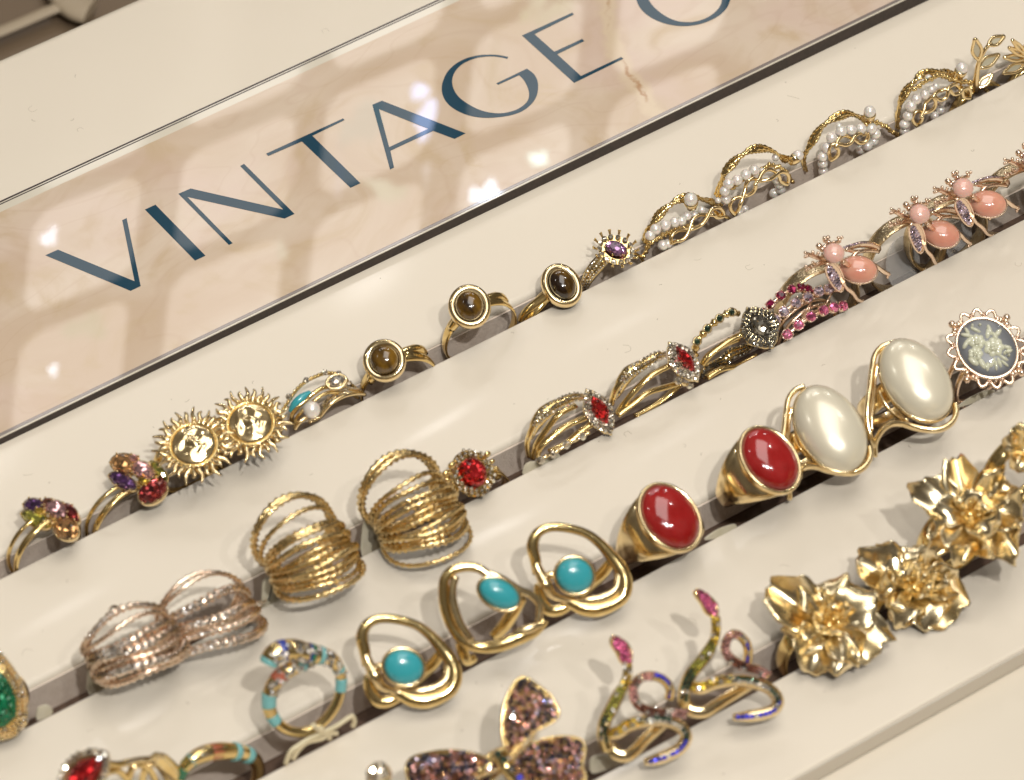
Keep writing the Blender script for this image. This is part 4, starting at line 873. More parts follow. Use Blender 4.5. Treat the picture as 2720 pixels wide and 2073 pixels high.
# --- bug rings
def bug(label, ox, oy, rot=0.0, tilt=0.0):
    base = ZF(620, 1120); ca, sa = math.cos(math.radians(rot)), math.sin(math.radians(rot))
    def Q(x, y, yy=-38.0, h=0.0):
        u, v = ZF(x, y); du, dv = u - base[0], v - base[1]
        return ay(base[0] + du * ca - dv * sa + ox, base[1] + du * sa + dv * ca + oy, yy) + TC * h
    cc = Q(620, 1120); th = Thing('bug_ring', label, 'ring', V((cc.x, -36, -8)), 'rose gold bug rings with pink stones')
    n = mixn((0.3, UP), (0.7, TC)); hd = Q(528, 1045, h=1.5); bd = Q(738, 1185, h=1.5)
    a = (Q(840, 1245) - Q(640, 1125)); a = (a - n * a.dot(n)).normalized()
    th.part('head', MB().cab(hd, n, a, 2.4, 2.3, 1.6), PINKC)
    th.part('body', MB().cab(bd, n, a, 4.3, 3.15, 2.2), PINKD)
    mb = MB().wall(hd, n, a, 2.35, 2.2, 1.2).wall(bd, n, a, 4.25, 3.1, 1.3).bezel(bd, n, a, 4.25, 3.1, 0.3, -0.3).tube([hd - n * 1.6, (hd + bd) / 2 - n * 1.7, bd - n * 1.6], 0.6, 8)
    for q in ((900, 1195), (750, 1310), (610, 1130)): mb.ball(Q(*q, h=1.9), 0.42, 6, (1, 1, 1.6))
    th.part('setting', mb, RGOLD)
    # pave wing in front
    W = [(470, 1140), (530, 1132), (580, 1180), (612, 1265), (608, 1340), (588, 1378), (535, 1345), (485, 1270), (460, 1200)]
    wp = [Q(x, y, -38.5, 1.6) for x, y in W]; nw_ = mixn((0.7, TC), (-0.3, X), (0.2, UP))
    wg = th.part('wing', MB().slab(wp, TC, 0.7).tube(wp, 0.28, 6, True, 2), RGOLD)
    g = MB()
    for i in range(9):
        for j in range(4):
            t = (i + 0.6) / 9; x0 = 478 + (570 - 478) * t * 1.05; wd_ = 58 * math.sin(PI * min(1, t * 0.85 + 0.12)) ; x = x0 - 8 + (j - 1.3) * wd_ / 2.5 + 10; y = 1150 + 205 * t + (6 if j % 2 else 0)
            if j and wd_ < 26 and j > 2: continue
            g.stone(Q(x, y, -38.5, 1.75), (nw_ + V([random.uniform(-.15, .15) for _ in range(3)])).normalized(), 0.42)
    th.part('crystals', g, LAV, wg)
    # far wing seen edge on
    fw = [Q(*q, -34.5) for q in ((620, 1010), (690, 985), (770, 968), (850, 975), (905, 1005), (925, 1022))]
    w2_ = th.part('wing', MB().tube(fw, [0.4, 0.55, 0.6, 0.6, 0.7, 0.35], 8, flat=(UP, 1.5, 0.9)).tube([Q(*q, -35.5) for q in ((640, 1010), (720, 1030), (830, 1022), (915, 1032))], 0.5, 6).tube([Q(*q, -36) for q in ((690, 1075), (730, 1040), (800, 1020))], 0.45, 6), RGOLD)
    g = MB(); pave(g, [p + UP * 0.5 + TC * 0.45 for p in fw[:-1]], 0.75, 0.36, mixn((0.5, TC), (0.5, UP)), 1); th.part('crystals', g, LAV, w2_)
    # legs, horns and claws
    for pts in (((855, 1140), (900, 1160), (950, 1200), (1000, 1225)), ((605, 1290), (640, 1345), (690, 1385), (730, 1440), (780, 1460)), ):
        th.part('leg', MB().tube([Q(*q, -39.5, 0.6) for q in pts], [0.55, 0.45, 0.55, 0.45, 0.4][:len(pts)], 6, wob=0.12).ball(Q(*pts[-1], -39.5, 0.6), 0.55, 6).ball(Q(pts[-1][0] - 10, pts[-1][1] + 25, -39.5, 0.6), 0.4, 6), RGOLD)
    for pts, tw in ((((460, 1100), (400, 1085), (350, 1070), (320, 1055)), ((320, 1055, 285, 1040), (330, 1060, 285, 1075), (360, 1070, 350, 1035), (380, 1078, 395, 1045))),
                    (((460, 1120), (410, 1130), (370, 1150), (330, 1165)), ((330, 1165, 290, 1160), (330, 1165, 295, 1190), (375, 1150, 350, 1125)))):
        mb = MB().tube([Q(*q, -36.5, 1) for q in pts], [0.7, 0.6, 0.5, 0.45], 6)
        for t_ in tw: mb.tube([Q(t_[0], t_[1], -36.5, 1), Q(t_[2], t_[3], -36.5, 1)], [0.4, 0.3], 5, sub=1).ball(Q(t_[2], t_[3], -36.5, 1), 0.42, 6)
        th.part('claw', mb, RGOLD)
    mb = MB()
    for (x, y, r) in ((405, 985, 0.8), (460, 930, 0.75), (485, 950, 0.6), (450, 915, 0.5), (482, 908, 0.5), (580, 935, 0.45), (570, 912, 0.4), (600, 910, 0.4), (530, 945, 0.3), (430, 1010, 0.7), (640, 1015, 0.5), (500, 1120, 0.5), (445, 1060, 0.7)): mb.ball(Q(x, y, -36, 0.5), r, 8)
    mb.tube([Q(430, 1010, -36), Q(470, 975, -36), Q(560, 950, -36), Q(585, 940, -36)], 0.45, 6)
    th.part('horns', mb, RGOLD)
    # wide brushed band
    b0 = ay(*ZF(530, 1370), -35.6) + (cc - ay(*base, -38)); 
    return th, cc
bugs = [('bug ring with pink stones beside the pink strand ring', 0, 0, 0), ('bug ring with pink stones, second from the pink strand ring', 722 / 3.231, -322 / 3.231, 9), ('bug ring with pink stones, third from the pink strand ring', 1108 / 3.231, -560 / 3.231, -1), ('bug ring with pink stones cut off by the right edge', 1710 / 3.231, -800 / 3.231, 0)]
for i, (lb, ox, oy, ro) in enumerate(bugs):
    th, cc = bug(lb, ox, oy, ro)
    bc = V((cc.x - 4.6 + (1.0 if i == 1 else 0), -34.6, -0.6 + (2.2 if i in (1, 2) else 1.0)))
    band(th, bc, 9.4, 4.2, 0.9, BGOLD, lean=-4, yaw=-10)
for (x, y, w_) in ((1130, 1130, 12), (1600, 900, 10)):
    c = ay(*ZF(x, y), -33.0); t_ = MB()
    n_ = V((0.15, -1, 0.25)).normalized(); a, b = X, n_.cross(X).normalized()
    t_.slab([c + a * (w_ / 2 * math.cos(k / 20 * 2 * PI)) * 0.8 + b * (7 * math.sin(k / 20 * 2 * PI)) for k in range(20)], n_, 0.3)
    o = t_.build('plastic_tag', PLASTIC, None, c); o.location = c * S
    o['label'] = 'clear plastic tag in the slot ' + ('between first and second bug ring' if x == 1130 else 'between second and third bug ring'); o['category'] = 'tag'; o['group'] = 'clear plastic tags'

# =================================================================== ROW 3
Y3 = -75.5
def tagcard(Z, pts, y, label, prints=(), t=0.35, lean=0.25):
    N_ = V((0, -1, lean)).normalized(); P0 = ay(*Z(*pts[0]), y)
    P_ = [pl(*Z(*p), P0, N_) for p in pts]; th = Thing('price_tag', label, 'price tag', P_[0], 'paper price tags tucked in the slots')
    th.part('card', MB().slab(cat(P_, True, 3), N_, t), PAPER)
    if prints:
        mb = MB()
        for pr in prints: mb.tube([pl(*Z(*p), P0 + N_ * 0.05, N_) for p in pr], 0.2, 5, sub=2)
        th.part('tag_print', mb, PRINT)
tagcard(ZH, [(300, 1420), (310, 1300), (345, 1265), (430, 1265), (560, 1330), (560, 1420), (420, 1480), (300, 1530)], -38.5, 'cream price tag under the lower left fanned hoop ring', [((385, 1300), (372, 1380), (350, 1450))])
tagcard(ZH, [(1125, 1080), (1130, 880), (1150, 800), (1180, 770), (1290, 780), (1400, 880), (1400, 960), (1250, 1060)], -37.5, 'cream price tag under the upper right fanned hoop ring', [((1340, 930), (1290, 990))])
tagcard(ZI, [(632, 1075), (625, 900), (630, 800), (650, 785), (740, 775), (860, 850), (900, 920), (860, 980)], -38.5, 'cream price tag under the rose gold ring with the raised crystal', [((820, 960), (780, 1000)), ((905, 870), (960, 850)), ((1000, 845), (1050, 815))])
tagcard(ZI, [(265, 1260), (262, 1200), (280, 1165), (340, 1150), (368, 1180), (360, 1220)], -38.5, 'cream price tag edge beside the emerald ring')
tagcard(ZG, [(130, 1600), (140, 1520), (190, 1485), (270, 1480), (330, 1450), (420, 1420), (420, 1500), (270, 1560)], -39.3, 'cream price tag under the lower red marquise ring')
tagcard(ZL, [(850, 1230), (900, 1180), (990, 1130), (1100, 1100), (1100, 1150), (1000, 1200)], -79.0, 'cream price tag between the two red cabochon rings')
tagcard(ZM, [(1560, 1060), (1640, 990), (1800, 910), (1900, 900), (1850, 960), (1700, 1020)], -79.0, 'cream price tag under the cameo ring')

# --- ruby ring at the bottom edge
n = mixn((0.2, UP), (0.7, TC), (-0.4, X)); c = ay(*ZI(590, 1640), -76); a = axis_px(ZI, c, n, (480, 1700), (670, 1520))
th = Thing('ruby_ring', 'ring with pointed bright red stone cut off by the bottom edge', 'ring', V((c.x, Y3, -9)))
th.part('red_stone', MB().gem(c + n * 0.7, n, a, 5.6, 2.7, 1.6, 12, 'marquise'), RED)
mb = MB().grid([[c + n * z + a * (5.6 * k * math.cos(2 * PI * i / 36)) + n.cross(a) * (3.6 * k * math.sin(2 * PI * i / 36) * (1 - 0.35 * abs(math.cos(2 * PI * i / 36)) ** 3)) for i in range(36)] for k, z in ((0.9, 0.1), (1.15, 0.1), (1.2, -0.6), (1.0, -2.2))], False, True, True); th.part('setting', mb, PGOLD)
h = MB()
for k in (1.02, 1.14):
    for i in range(30):
        t = 2 * PI * i / 30; h.stone(c + n * 0.35 + a * (5.6 * k * math.cos(t)) + n.cross(a) * (3.6 * k * math.sin(t) * (1 - 0.35 * abs(math.cos(t)) ** 3)), n, 0.55)
th.part('halo_crystals', h, CLEAR)
arms = MB()
for pts in (((740, 1560), (830, 1570), (900, 1555), (980, 1540), (1070, 1530), (1110, 1500)), ((700, 1680), (770, 1620), (840, 1620), (900, 1680)), ((900, 1700), (930, 1600), (990, 1570), (1050, 1600), (1100, 1690)), ((1000, 1690), (1030, 1590), (1090, 1560), (1150, 1620), (1200, 1700))): arms.tube(PY(ZI, pts, -75), 0.75, 8)
th.part('openwork_arms', arms, GOLD)
g = MB(); g1 = PY(ZI, [(900, 1560), (980, 1535), (1060, 1545)], -75.5); pave(g, [p + TC * 0.8 for p in g1], 0.9, 0.4, TC, 1); th.part('crystals', g, CLEAR)
lf = PY(ZI, [(1080, 1500), (1130, 1540), (1190, 1600), (1260, 1690)], -75.5)
th.part('open_end', MB().tube(lf, [0.8, 1.8, 1.9, 1.5], 8, flat=(TC, 0.4, 1)), GOLD); g = MB(); pave(g, [p + TC * 0.8 for p in lf], 0.9, 0.42, TC, 3, 0.9); th.part('crystals', g, CLEAR)

# --- enamel rings
def beadpath(th, name, P_, r, step, m_, n=TC, rows=1, gap=0.9, lift=0.6, k=1.0):
    g = MB(); pave(g, [p + n * lift for p in P_], step, r, n, rows, gap); return th.part(name, g, m_)
P0 = ay(*ZI(1560, 1740), -75)
th = Thing('enamel_ring', 'gold wrap ring with turquoise and coral enamel cut off by the bottom edge', 'ring', V((P0.x, Y3, -9)))
pt = [(1255, 1690), (1300, 1590), (1360, 1530), (1450, 1490), (1560, 1475), (1660, 1480), (1740, 1500), (1800, 1540), (1820, 1610), (1800, 1700), (1740, 1790)]
A_ = PY(ZI, pt, -75.5); th.part('band', MB().tube(A_, [1.0, 1.3, 1.6, 1.8, 1.9, 1.8, 1.7, 1.5, 1.4, 1.2, 1.0], 10), GOLD)
Q = cat(A_, False, 8)
for i0, i1, m_, r_ in ((14, 22, ENTURQ, 1.55), (26, 32, ENCOR, 1.85), (38, 42, ENTURQ, 2.0), (46, 51, ENTURQ, 1.85), (3, 9, ENGRN, 1.3)):
    th.part('enamel_patch', MB().tube(Q[i0:i1], r_, 10, sub=1), m_)
for rng_, m_ in (((8, 14), OLIVE), ((22, 38), SPARK), ((42, 56), SPARK)): beadpath(th, 'crystals', Q[rng_[0]:rng_[1]], 0.5, 1.0, m_, mixn((0.6, TC), (0.4, UP)), 2, 1.3, 1.6)
P0 = ay(*ZJ(660, 1050), -77); n = mixn((0.80, TC), (0.15, UP), (0.15, Y)); n = mixn((0.75, TC), (-0.35, Y), (0.1, X))
th = Thing('enamel_ring', 'gold wrap ring of open crossing ends with turquoise enamel and crystals', 'ring', V((P0.x, Y3, -9)))
pt = [(330, 690, 2.2), (370, 620, 2.2), (450, 580, 2), (560, 575, 1.8), (650, 600, 1.6), (760, 620, 1.2), (860, 650, 0.6), (930, 720, 0), (970, 830, -0.6), (960, 980, -1), (910, 1110, -1.5), (820, 1220, -2), (700, 1290, -2), (560, 1285, -1.6), (440, 1210, -1.2), (375, 1100, -0.8), (365, 980, -0.3), (395, 880, 0.3), (450, 800, 0.6), (540, 740, 0.8), (640, 700, 0.4), (740, 670, -0.6)]
A_ = PP(ZJ, pt, P0, n); rr = [1.7, 2.2, 2.3, 2.3, 2.2, 1.9, 1.6, 1.3, 1.1, 1.1, 1.1, 1.1, 1.1, 1.1, 1.2, 1.4, 1.5, 1.6, 1.6, 1.6, 1.5, 1.2]
th.part('band', MB().tube(A_, rr, 12, sub=5), GOLD); Q = cat(A_, False, 8)
R8 = [rr[min(i // 8, 21)] + (rr[min(i // 8 + 1, 21)] - rr[min(i // 8, 21)]) * (i % 8) / 8 for i in range(len(Q))]
for i0, i1, m_ in ((0, 6, ENTURQ), (14, 19, ENBLUE), (33, 36, ENBLUE), (40, 44, ENTURQ), (58, 61, ENTURQ), (64, 71, ENTURQ), (112, 118, ENTURQ), (122, 131, ENTURQ), (140, 148, ENCOR), (156, 162, ENTURQ), (34, 38, ENGRN)):
    th.part('enamel_patch', MB().tube(Q[i0:i1], [R8[i] + 0.12 for i in range(i0, i1)], 12, sub=1), m_)
for (a0, a1), m_ in (((6, 40), SPARK), ((44, 62), SPARK), ((130, 168), SPARK)):
    g = MB()
    for i in range(a0, a1):
        if random.random() < 0.8:
            t = (Q[i + 1] - Q[i]).normalized(); b = n.cross(t).normalized(); ph = random.uniform(-1.0, 1.0); g.stone(Q[i] + (n * math.cos(ph) + b * math.sin(ph)) * (R8[i] + 0.1), (n * math.cos(ph) + b * math.sin(ph)), 0.6)
    th.part('crystals', g, m_)
st = Thing('tag_string', 'cream tag string tied in a bow at the foot of the open enamel ring', 'string', ay(*ZJ(820, 1270), -80.5))
mb = MB()
for pts in (((500, 1540), (540, 1440), (610, 1385), (700, 1330), (790, 1290), (840, 1265), (930, 1220), (1020, 1160), (1060, 1145), (1075, 1190), (1060, 1230)), ((560, 1500), (600, 1430), (680, 1360), (800, 1330), (860, 1290), (930, 1285)), ((730, 1215), (780, 1260), (840, 1290), (900, 1280)), ((790, 1240), (850, 1300), (870, 1330))): mb.tube(PY(ZJ, pts, -80.2), 0.55, 7)
st.part('cord', mb, STRING)

# --- turquoise rings
def turq(name_l, Z, paths, stone, off=(0, 0), flip=0):
    n = mixn((0.72, TC), (-0.25, Y), (0.15, UP)); P0 = ay(Z(*stone[:2])[0] + off[0], Z(*stone[:2])[1] + off[1], -78.5)
    th = Thing('turquoise_ring', name_l, 'ring', V((P0.x, Y3, -9)), 'gold openwork rings with turquoise stones')
    for nm, r, fl, pts in paths:
        P_ = PP(Z, pts, P0, n, off); th.part(nm, MB().tube(P_, r, 10, flat=(n, 0.8, 1.1)), PGOLD if fl else GOLD)
    cx_, cy_, rx, ry, ang = stone; k = 1 / 36.5
    a = PP(Z, [(cx_ + 40 * math.cos(math.radians(ang)), cy_ + 40 * math.sin(math.radians(ang)))], P0, n, off)[0] - P0; a.normalize()
    c = P0 + n * 2.6; th.part('turquoise_stone', MB().cab(c, n, a, rx * k, ry * k, 1.9, under=0.5), TURQ)
    th.part('bezel', MB().bezel(c - n * 0.1, n, a, rx * k + 0.3, ry * k + 0.3, 0.42).wall(c, n, a, rx * k + 0.15, ry * k + 0.15, 1.8), PGOLD)
    return th
pA = [('loop', [0.9, 1.1, 1.2, 1.0, 0.9, 0.9, 0.9, 1.0, 1.2, 1.4, 1.4, 1.3, 1.3, 1.5, 1.5, 1.3, 0.9], 0, [(1175, 720, 0.5), (1160, 600, 0.6), (1135, 480, 0.6), (1180, 370, 0.6), (1290, 325, 0.4), (1440, 335, 0.2), (1590, 380, 0), (1700, 460, 0), (1800, 570, 0), (1880, 680, 0.2), (1915, 790, 0.6), (1890, 900, 1), (1800, 970, 1.2), (1680, 1010, 1.2), (1560, 1000, 1), (1470, 960, 0.6), (1380, 930, 0.3)]),
      ('inner_arm', [0.8, 1.1, 1.3, 1.0, 0.7, 0.6, 0.8, 1.0, 1.0, 0.8], 1, [(1160, 620, 0.8), (1200, 720, 1.2), (1240, 800, 1.8), (1290, 880, 1.4), (1380, 920, 1), (1480, 945, 1), (1600, 930, 1.6), (1730, 910, 1.4), (1840, 830, 1), (1860, 700, 0.2)]),
      ('lower_lobe', [0.9, 1.1, 1.3, 1.2, 0.9], 0, [(1195, 800, 0), (1200, 900, -0.4), (1260, 1010, -0.6), (1370, 1020, -0.6), (1490, 950, -0.4)]),
      ('back_band', [1.0, 1.2, 1.2, 1.0], 0, [(1810, 620, -2), (1740, 730, -3.5), (1660, 820, -5), (1570, 920, -6)]),
      ('stone_arm', [0.7, 0.8, 0.7], 1, [(1230, 730, 1.2), (1290, 720, 1.4), (1340, 720, 1.4)])]
turq('gold openwork ring with turquoise stone, lower left of the three and beside the enamel ring', ZJ, pA, (1475, 722, 148, 128, 20))
turq('gold openwork ring with turquoise stone, upper right, beside the red cabochon rings', ZJ, pA, (1475, 722, 142, 132, 25), off=(452.7, -242.6))
pB = [('loop', [0.9, 0.9, 1.0, 1.0, 1.0, 1.0, 1.0, 1.0, 1.1, 1.1, 1.3, 1.5, 1.2, 0.9], 0, [(620, 620, 1.2), (530, 560, 0.8), (430, 545, 0.6), (320, 570, 0.6), (250, 650, 0.6), (240, 780, 0.4), (260, 920, 0.2), (320, 1060, 0), (420, 1170, 0), (560, 1215, 0), (720, 1190, 0.6), (880, 1120, 0.6), (1000, 1070, 0.3), (1080, 980, 0)]),
      ('inner_arm', [0.7, 0.8, 0.9, 0.9, 0.8], 1, [(340, 620, 1), (310, 740, 0.9), (325, 880, 0.8), (380, 1030, 0.8), (470, 1160, 0.6)]),
      ('stone_arm', [0.6, 0.7, 0.8, 0.8, 0.8, 0.7, 0.7, 0.7], 1, [(600, 590, 1.2), (700, 630, 1.5), (790, 690, 1.4), (870, 740, 1.2), (960, 780, 0.8), (1030, 860, 0.6), (1030, 960, 0.6), (1010, 1050, 0.6)]),
      ('front_arm', [0.5, 0.9, 0.9, 0.5], 1, [(1050, 1020, 1), (960, 1050, 1.4), (870, 1080, 1.2), (800, 1130, 0.8)]),
      ('back_band', [1.0, 1.3, 1.3, 1.1], 0, [(900, 800, -1), (830, 940, -3), (770, 1050, -4.5), (690, 1150, -6)]),
      ('shank', [1.0, 1.2, 1.1, 0.8], 0, [(390, 1170, -1), (410, 1260, -1.5), (450, 1330, -2), (520, 1310, -3)])]
turq('gold openwork ring with slanting turquoise stone, middle of the three', ZK, pB, (688, 762, 160, 102, 28))

# --- signet rings with red cabochons
def signet(Z, cx, cy, ra, rb, ang, label, H=2.6, R=8.4, Nn=None):
    N_ = Nn or V((0.04, -0.47, 0.88)).normalized(); c0 = ay(*Z(cx, cy), -79.5)
    f = (V((0, -1, 0)) - N_ * V((0, -1, 0)).dot(N_)).normalized(); aa = axis_px(Z, c0, N_, (cx, cy), (cx + 40 * math.cos(math.radians(ang)), cy + 40 * math.sin(math.radians(ang))))
    th = Thing('red_cabochon_ring', label, 'ring', V((c0.x, Y3, -9)), 'gold signet rings with red stones')
    k = 1 / 36.0; A, B = ra * k, rb * k
    th.part('red_stone', MB().cab(c0 + N_ * 0.3, N_, aa, A, B, H * 1.25, 36, under=1.0), CORAL)
    e1 = aa.cross(N_).normalized(); bb = N_.cross(aa); cen = c0 - N_ * (R + 1.2); m_ = 48
    # body: from the bezel oval down to the band, lofted along the ring circle
    rows = []; fa = aa; 
    for i in range(m_ + 1):
        t = PI * 2 * i / m_; d = -e1 * math.sin(t) + N_ * math.cos(t)      # t=0 top
        up_ = max(0.0, math.cos(t)); side = abs(math.sin(t))
        hw = 1.9 + (A * 1.06 - 1.9) * (0.5 + 0.5 * math.cos(min(PI, abs((t + PI) % (2 * PI) - PI) * 1.55))) ** 1.0
        rin = R; rout = R + 1.0 + 0.9 * max(0, math.cos(t)) + 0.6 * side * up_
        sec = []
        for j in range(14):
            ph = 2 * PI * j / 14; cx2 = math.cos(ph); sy2 = math.sin(ph); rad = rin + (rout - rin) * (0.5 + 0.5 * cx2); ax_ = hw * (abs(sy2) ** 0.7) * (1 if sy2 > 0 else -1) * (1.0 if cx2 < 0.2 else 1 - 0.12 * cx2)
            sec.append(cen + d * rad + fa * ax_)
        rows.append(sec)
    th.part('band', MB().grid(rows[:-1], True, True), PGOLD)
    bz = MB(); prof = [(0.0, 0.5), (0.25, 0.75), (0.6, 0.7), (0.85, 0.2), (0.7, -1.2), (-0.2, -3.0), (-1.8, -4.6)]
    bz.grid([[c0 + N_ * z + aa * (math.cos(2 * PI * i / 40) * (A + d)) + bb * (math.sin(2 * PI * i / 40) * (B + d)) for i in range(40)] for d, z in prof], False, True); th.part('bezel', bz, PGOLD)
    return th
signet(ZL, 555, 1042, 268, 212, 55, 'gold signet ring with domed red stone, lower left and beside the turquoise ring')
signet(ZL, 1382, 568, 268, 205, 55, 'gold signet ring with domed red stone, upper right and touching the pearl cabochon ring')

# --- big ivory pearl rings
def bigpearl(label, Z, cx, cy, ra, rb, ang, wires, k):
    Nn = mixn((0.45, UP), (0.6, TC), (0.12, X)); c0 = ay(*Z(cx, cy), -79.0); aa = axis_px(Z, c0, Nn, (cx, cy), (cx + 40 * math.cos(math.radians(ang)), cy + 40 * math.sin(math.radians(ang))))
    th = Thing('ivory_pearl_ring', label, 'ring', V((c0.x, Y3, -9)), 'gold rings with large oval ivory pearls')
    th.part('ivory_pearl', MB().cab(c0 + Nn * 0.2, Nn, aa, ra * k, rb * k, 4.6, 40, under=1.2), IVORY)
    bb = Nn.cross(aa); bz = MB(); A, B = ra * k, rb * k
    bz.grid([[c0 + Nn * z + aa * (math.cos(2 * PI * i / 40) * (A + d)) + bb * (math.sin(2 * PI * i / 40) * (B + d)) for i in range(40)] for d, z in [(0.0, 0.3), (0.25, 0.25), (0.3, -0.3), (0.1, -1.6), (-1.2, -2.4)]], False, True, False); th.part('bezel', bz, PGOLD)
    for w_ in wires: th.part('wire_frame', MB().tube(PP(Z, w_[1], c0, Nn), w_[0], 10, sub=5, flat=(Nn, 1.4, 0.85)), PGOLD)
    cen = c0 - Nn * 10.5 + V((-1, 2, 0)); th.part('band', MB().hoop(cen, aa.cross(Nn), Nn, 8.6, 5.0, 0.9, 110, 430), PGOLD)
    return th
wB = [(0.75, [(930, 465, -0.2), (850, 490, -0.4), (785, 570, -0.8), (765, 700, -1.6), (752, 850, -2.2), (735, 1000, -3), (740, 1130, -4), (780, 1260, -5), (820, 1320, -6.5)]),
      (0.8, [(1535, 1010, -0.8), (1545, 1100, -1), (1500, 1190, -1), (1400, 1245, -1.2), (1280, 1245, -1.4), (1150, 1215, -1.6), (1060, 1175, -2.2), (960, 1165, -3), (880, 1210, -4), (830, 1290, -6), (840, 1380, -8)]),
      (0.45, [(815, 640, -1), (800, 760, -2), (800, 900, -3.5), (790, 1050, -5), (800, 1180, -6)]),
      (0.5, [(830, 870, -2), (900, 980, -3), (1000, 1080, -3.2), (1100, 1150, -2)])]
bigpearl('gold ring with large oval ivory pearl, upper right and beside the cameo ring', ZM, 1165, 808, 415, 285, 57, wB, 1 / 40.5)
wA = [(x[0], [(p[0] - 800, p[1] + 400, *p[2:]) for p in x[1]]) for x in wB]
bigpearl('gold ring with large oval ivory pearl, lower left and touching the red cabochon ring', ZM, 368, 1262, 425, 288, 61, wA, 1 / 40.5)

# --- cameo
c0 = ay(*ZM(1826, 508), -79.0); Nn = mixn((0.8, TC), (0.25, UP)); aa = axis_px(ZM, c0, Nn, (1826, 508), (1960, 640)); bb = Nn.cross(aa)
th = Thing('cameo_ring', 'rose gold filigree ring with cream flower cameo on grey', 'ring', V((c0.x, Y3, -9)))
th.part('cameo_base', MB().cab(c0, Nn, aa, 7.1, 6.0, 1.0, 40), CAMEOG)
th.part('bezel', MB().bezel(c0 + Nn * 0.1, Nn, aa, 7.2, 6.1, 0.42, m_=44).wall(c0, Nn, aa, 7.3, 6.2, 1.6, 44, 1.0), RGOLD)
fl = MB()
def dab(x, y, rx, ry, ang, h=1.0, z=0.7):
    c = pl(*ZM(x, y), c0 + Nn * z, Nn); a = pl(*ZM(x + 30 * math.cos(math.radians(ang)), y + 30 * math.sin(math.radians(ang))), c, Nn) - c; a.normalize(); fl.ball(c, 1.0, 12, (rx / 41, ry / 41, h * 0.55), (a, Nn.cross(a), Nn))
random.seed(3)
for (fx, fy, fr) in ((1890, 500, 95), (1735, 450, 75), (1720, 560, 70)):
    for k in range(7):
        t = 2 * PI * k / 7; dab(fx + fr * 0.55 * math.cos(t), fy + fr * 0.5 * math.sin(t), fr * 0.5, fr * 0.42, math.degrees(t), 1.0, 0.8 + 0.1 * (k % 2))
    for k in range(4): t = 2 * PI * k / 4 + .5; dab(fx + fr * 0.2 * math.cos(t), fy + fr * 0.2 * math.sin(t), fr * 0.26, fr * 0.2, math.degrees(t) + 60, 1.1, 1.5)
for q in ((1690, 300, 22, 12, 90), (1720, 340, 55, 18, 25), (1640, 350, 40, 18, 60), (1640, 390, 60, 20, 10), (1660, 440, 65, 26, 140), (1630, 470, 55, 22, 120), (1850, 340, 55, 22, 70), (1835, 370, 60, 24, 100), (1925, 370, 50, 24, 130), (1900, 400, 50, 20, 60), (2010, 500, 45, 20, 10), (2020, 540, 48, 20, -20), (1980, 600, 50, 18, 30), (1990, 650, 45, 15, 40), (1940, 640, 55, 18, 70), (1910, 670, 50, 16, 85), (1880, 640, 55, 18, 110), (1860, 660, 45, 16, 130), (1780, 650, 60, 28, 60), (1830, 680, 45, 20, 90), (1700, 630, 60, 30, 40), (1760, 290, 14, 14, 0)): dab(*q)
for q in ((1990, 560), (2010, 545), (2030, 575), (1850, 520), (1840, 545)): dab(q[0], q[1], 14, 14, 0, 1.4, 1.0)
th.part('flower_relief', fl, CAMEOW)
lace = MB()
def rim(t, r, s_=1.0): return c0 + aa * (7.3 * s_ * math.cos(t) + r * math.cos(t)) + bb * (6.2 * s_ * math.sin(t) + r * math.sin(t)) - Nn * 0.5
for k in range(16):
    t0 = 2 * PI * k / 16; t1 = 2 * PI * (k + 1) / 16
    if k % 4 == 0:
        tm = t0 + PI / 16
        for (dt, r_, br) in ((-0.10, 0.8, 0.75), (0.10, 0.8, 0.75), (0, 2.0, 0.85), (-0.02, 1.3, 0.6), (0.18, 0.5, 0.5), (-0.18, 0.5, 0.5)): lace.ball(rim(tm + dt, r_), br, 8)
    else:
        P_ = [rim(t0 + (t1 - t0) * q / 6, 2.0 * math.sin(PI * q / 6)) for q in range(7)]; lace.tube(P_, 0.38, 7, sub=3)
        lace.ball(rim(t0, 0.8), 0.6, 8); lace.ball(rim(t1, 0.8), 0.6, 8)
th.part('filigree_rim', lace, RGOLD)
band(th, ay(*ZM(1800, 640), -76) - UP * 3, 8.6, 1.4, 0.8, RGOLD, off=1.6); band(th, ay(*ZM(1800, 640), -76) - UP * 3, 8.6, 1.4, 0.8, RGOLD, off=-1.6)

# =================================================================== ROW 4
Y4 = -115.0
# --- small crystal ring tip at the bottom edge
P0 = ay(*ZJ(1280, 1640), -114)
th = Thing('crystal_ring', 'small clear crystal ring tip just inside the bottom edge', 'ring', V((P0.x, Y4, -9)))
th.part('setting', MB().ball(P0 - TC * 1.2, 2.6, 14), PGOLD); g = MB()
for i in range(40):
    d = (TC + V([random.uniform(-.9, .9) for _ in range(3)])).normalized(); g.stone(P0 - TC * 1.2 + d * 2.7, d, 0.55)
th.part('crystals', g, CLEAR)

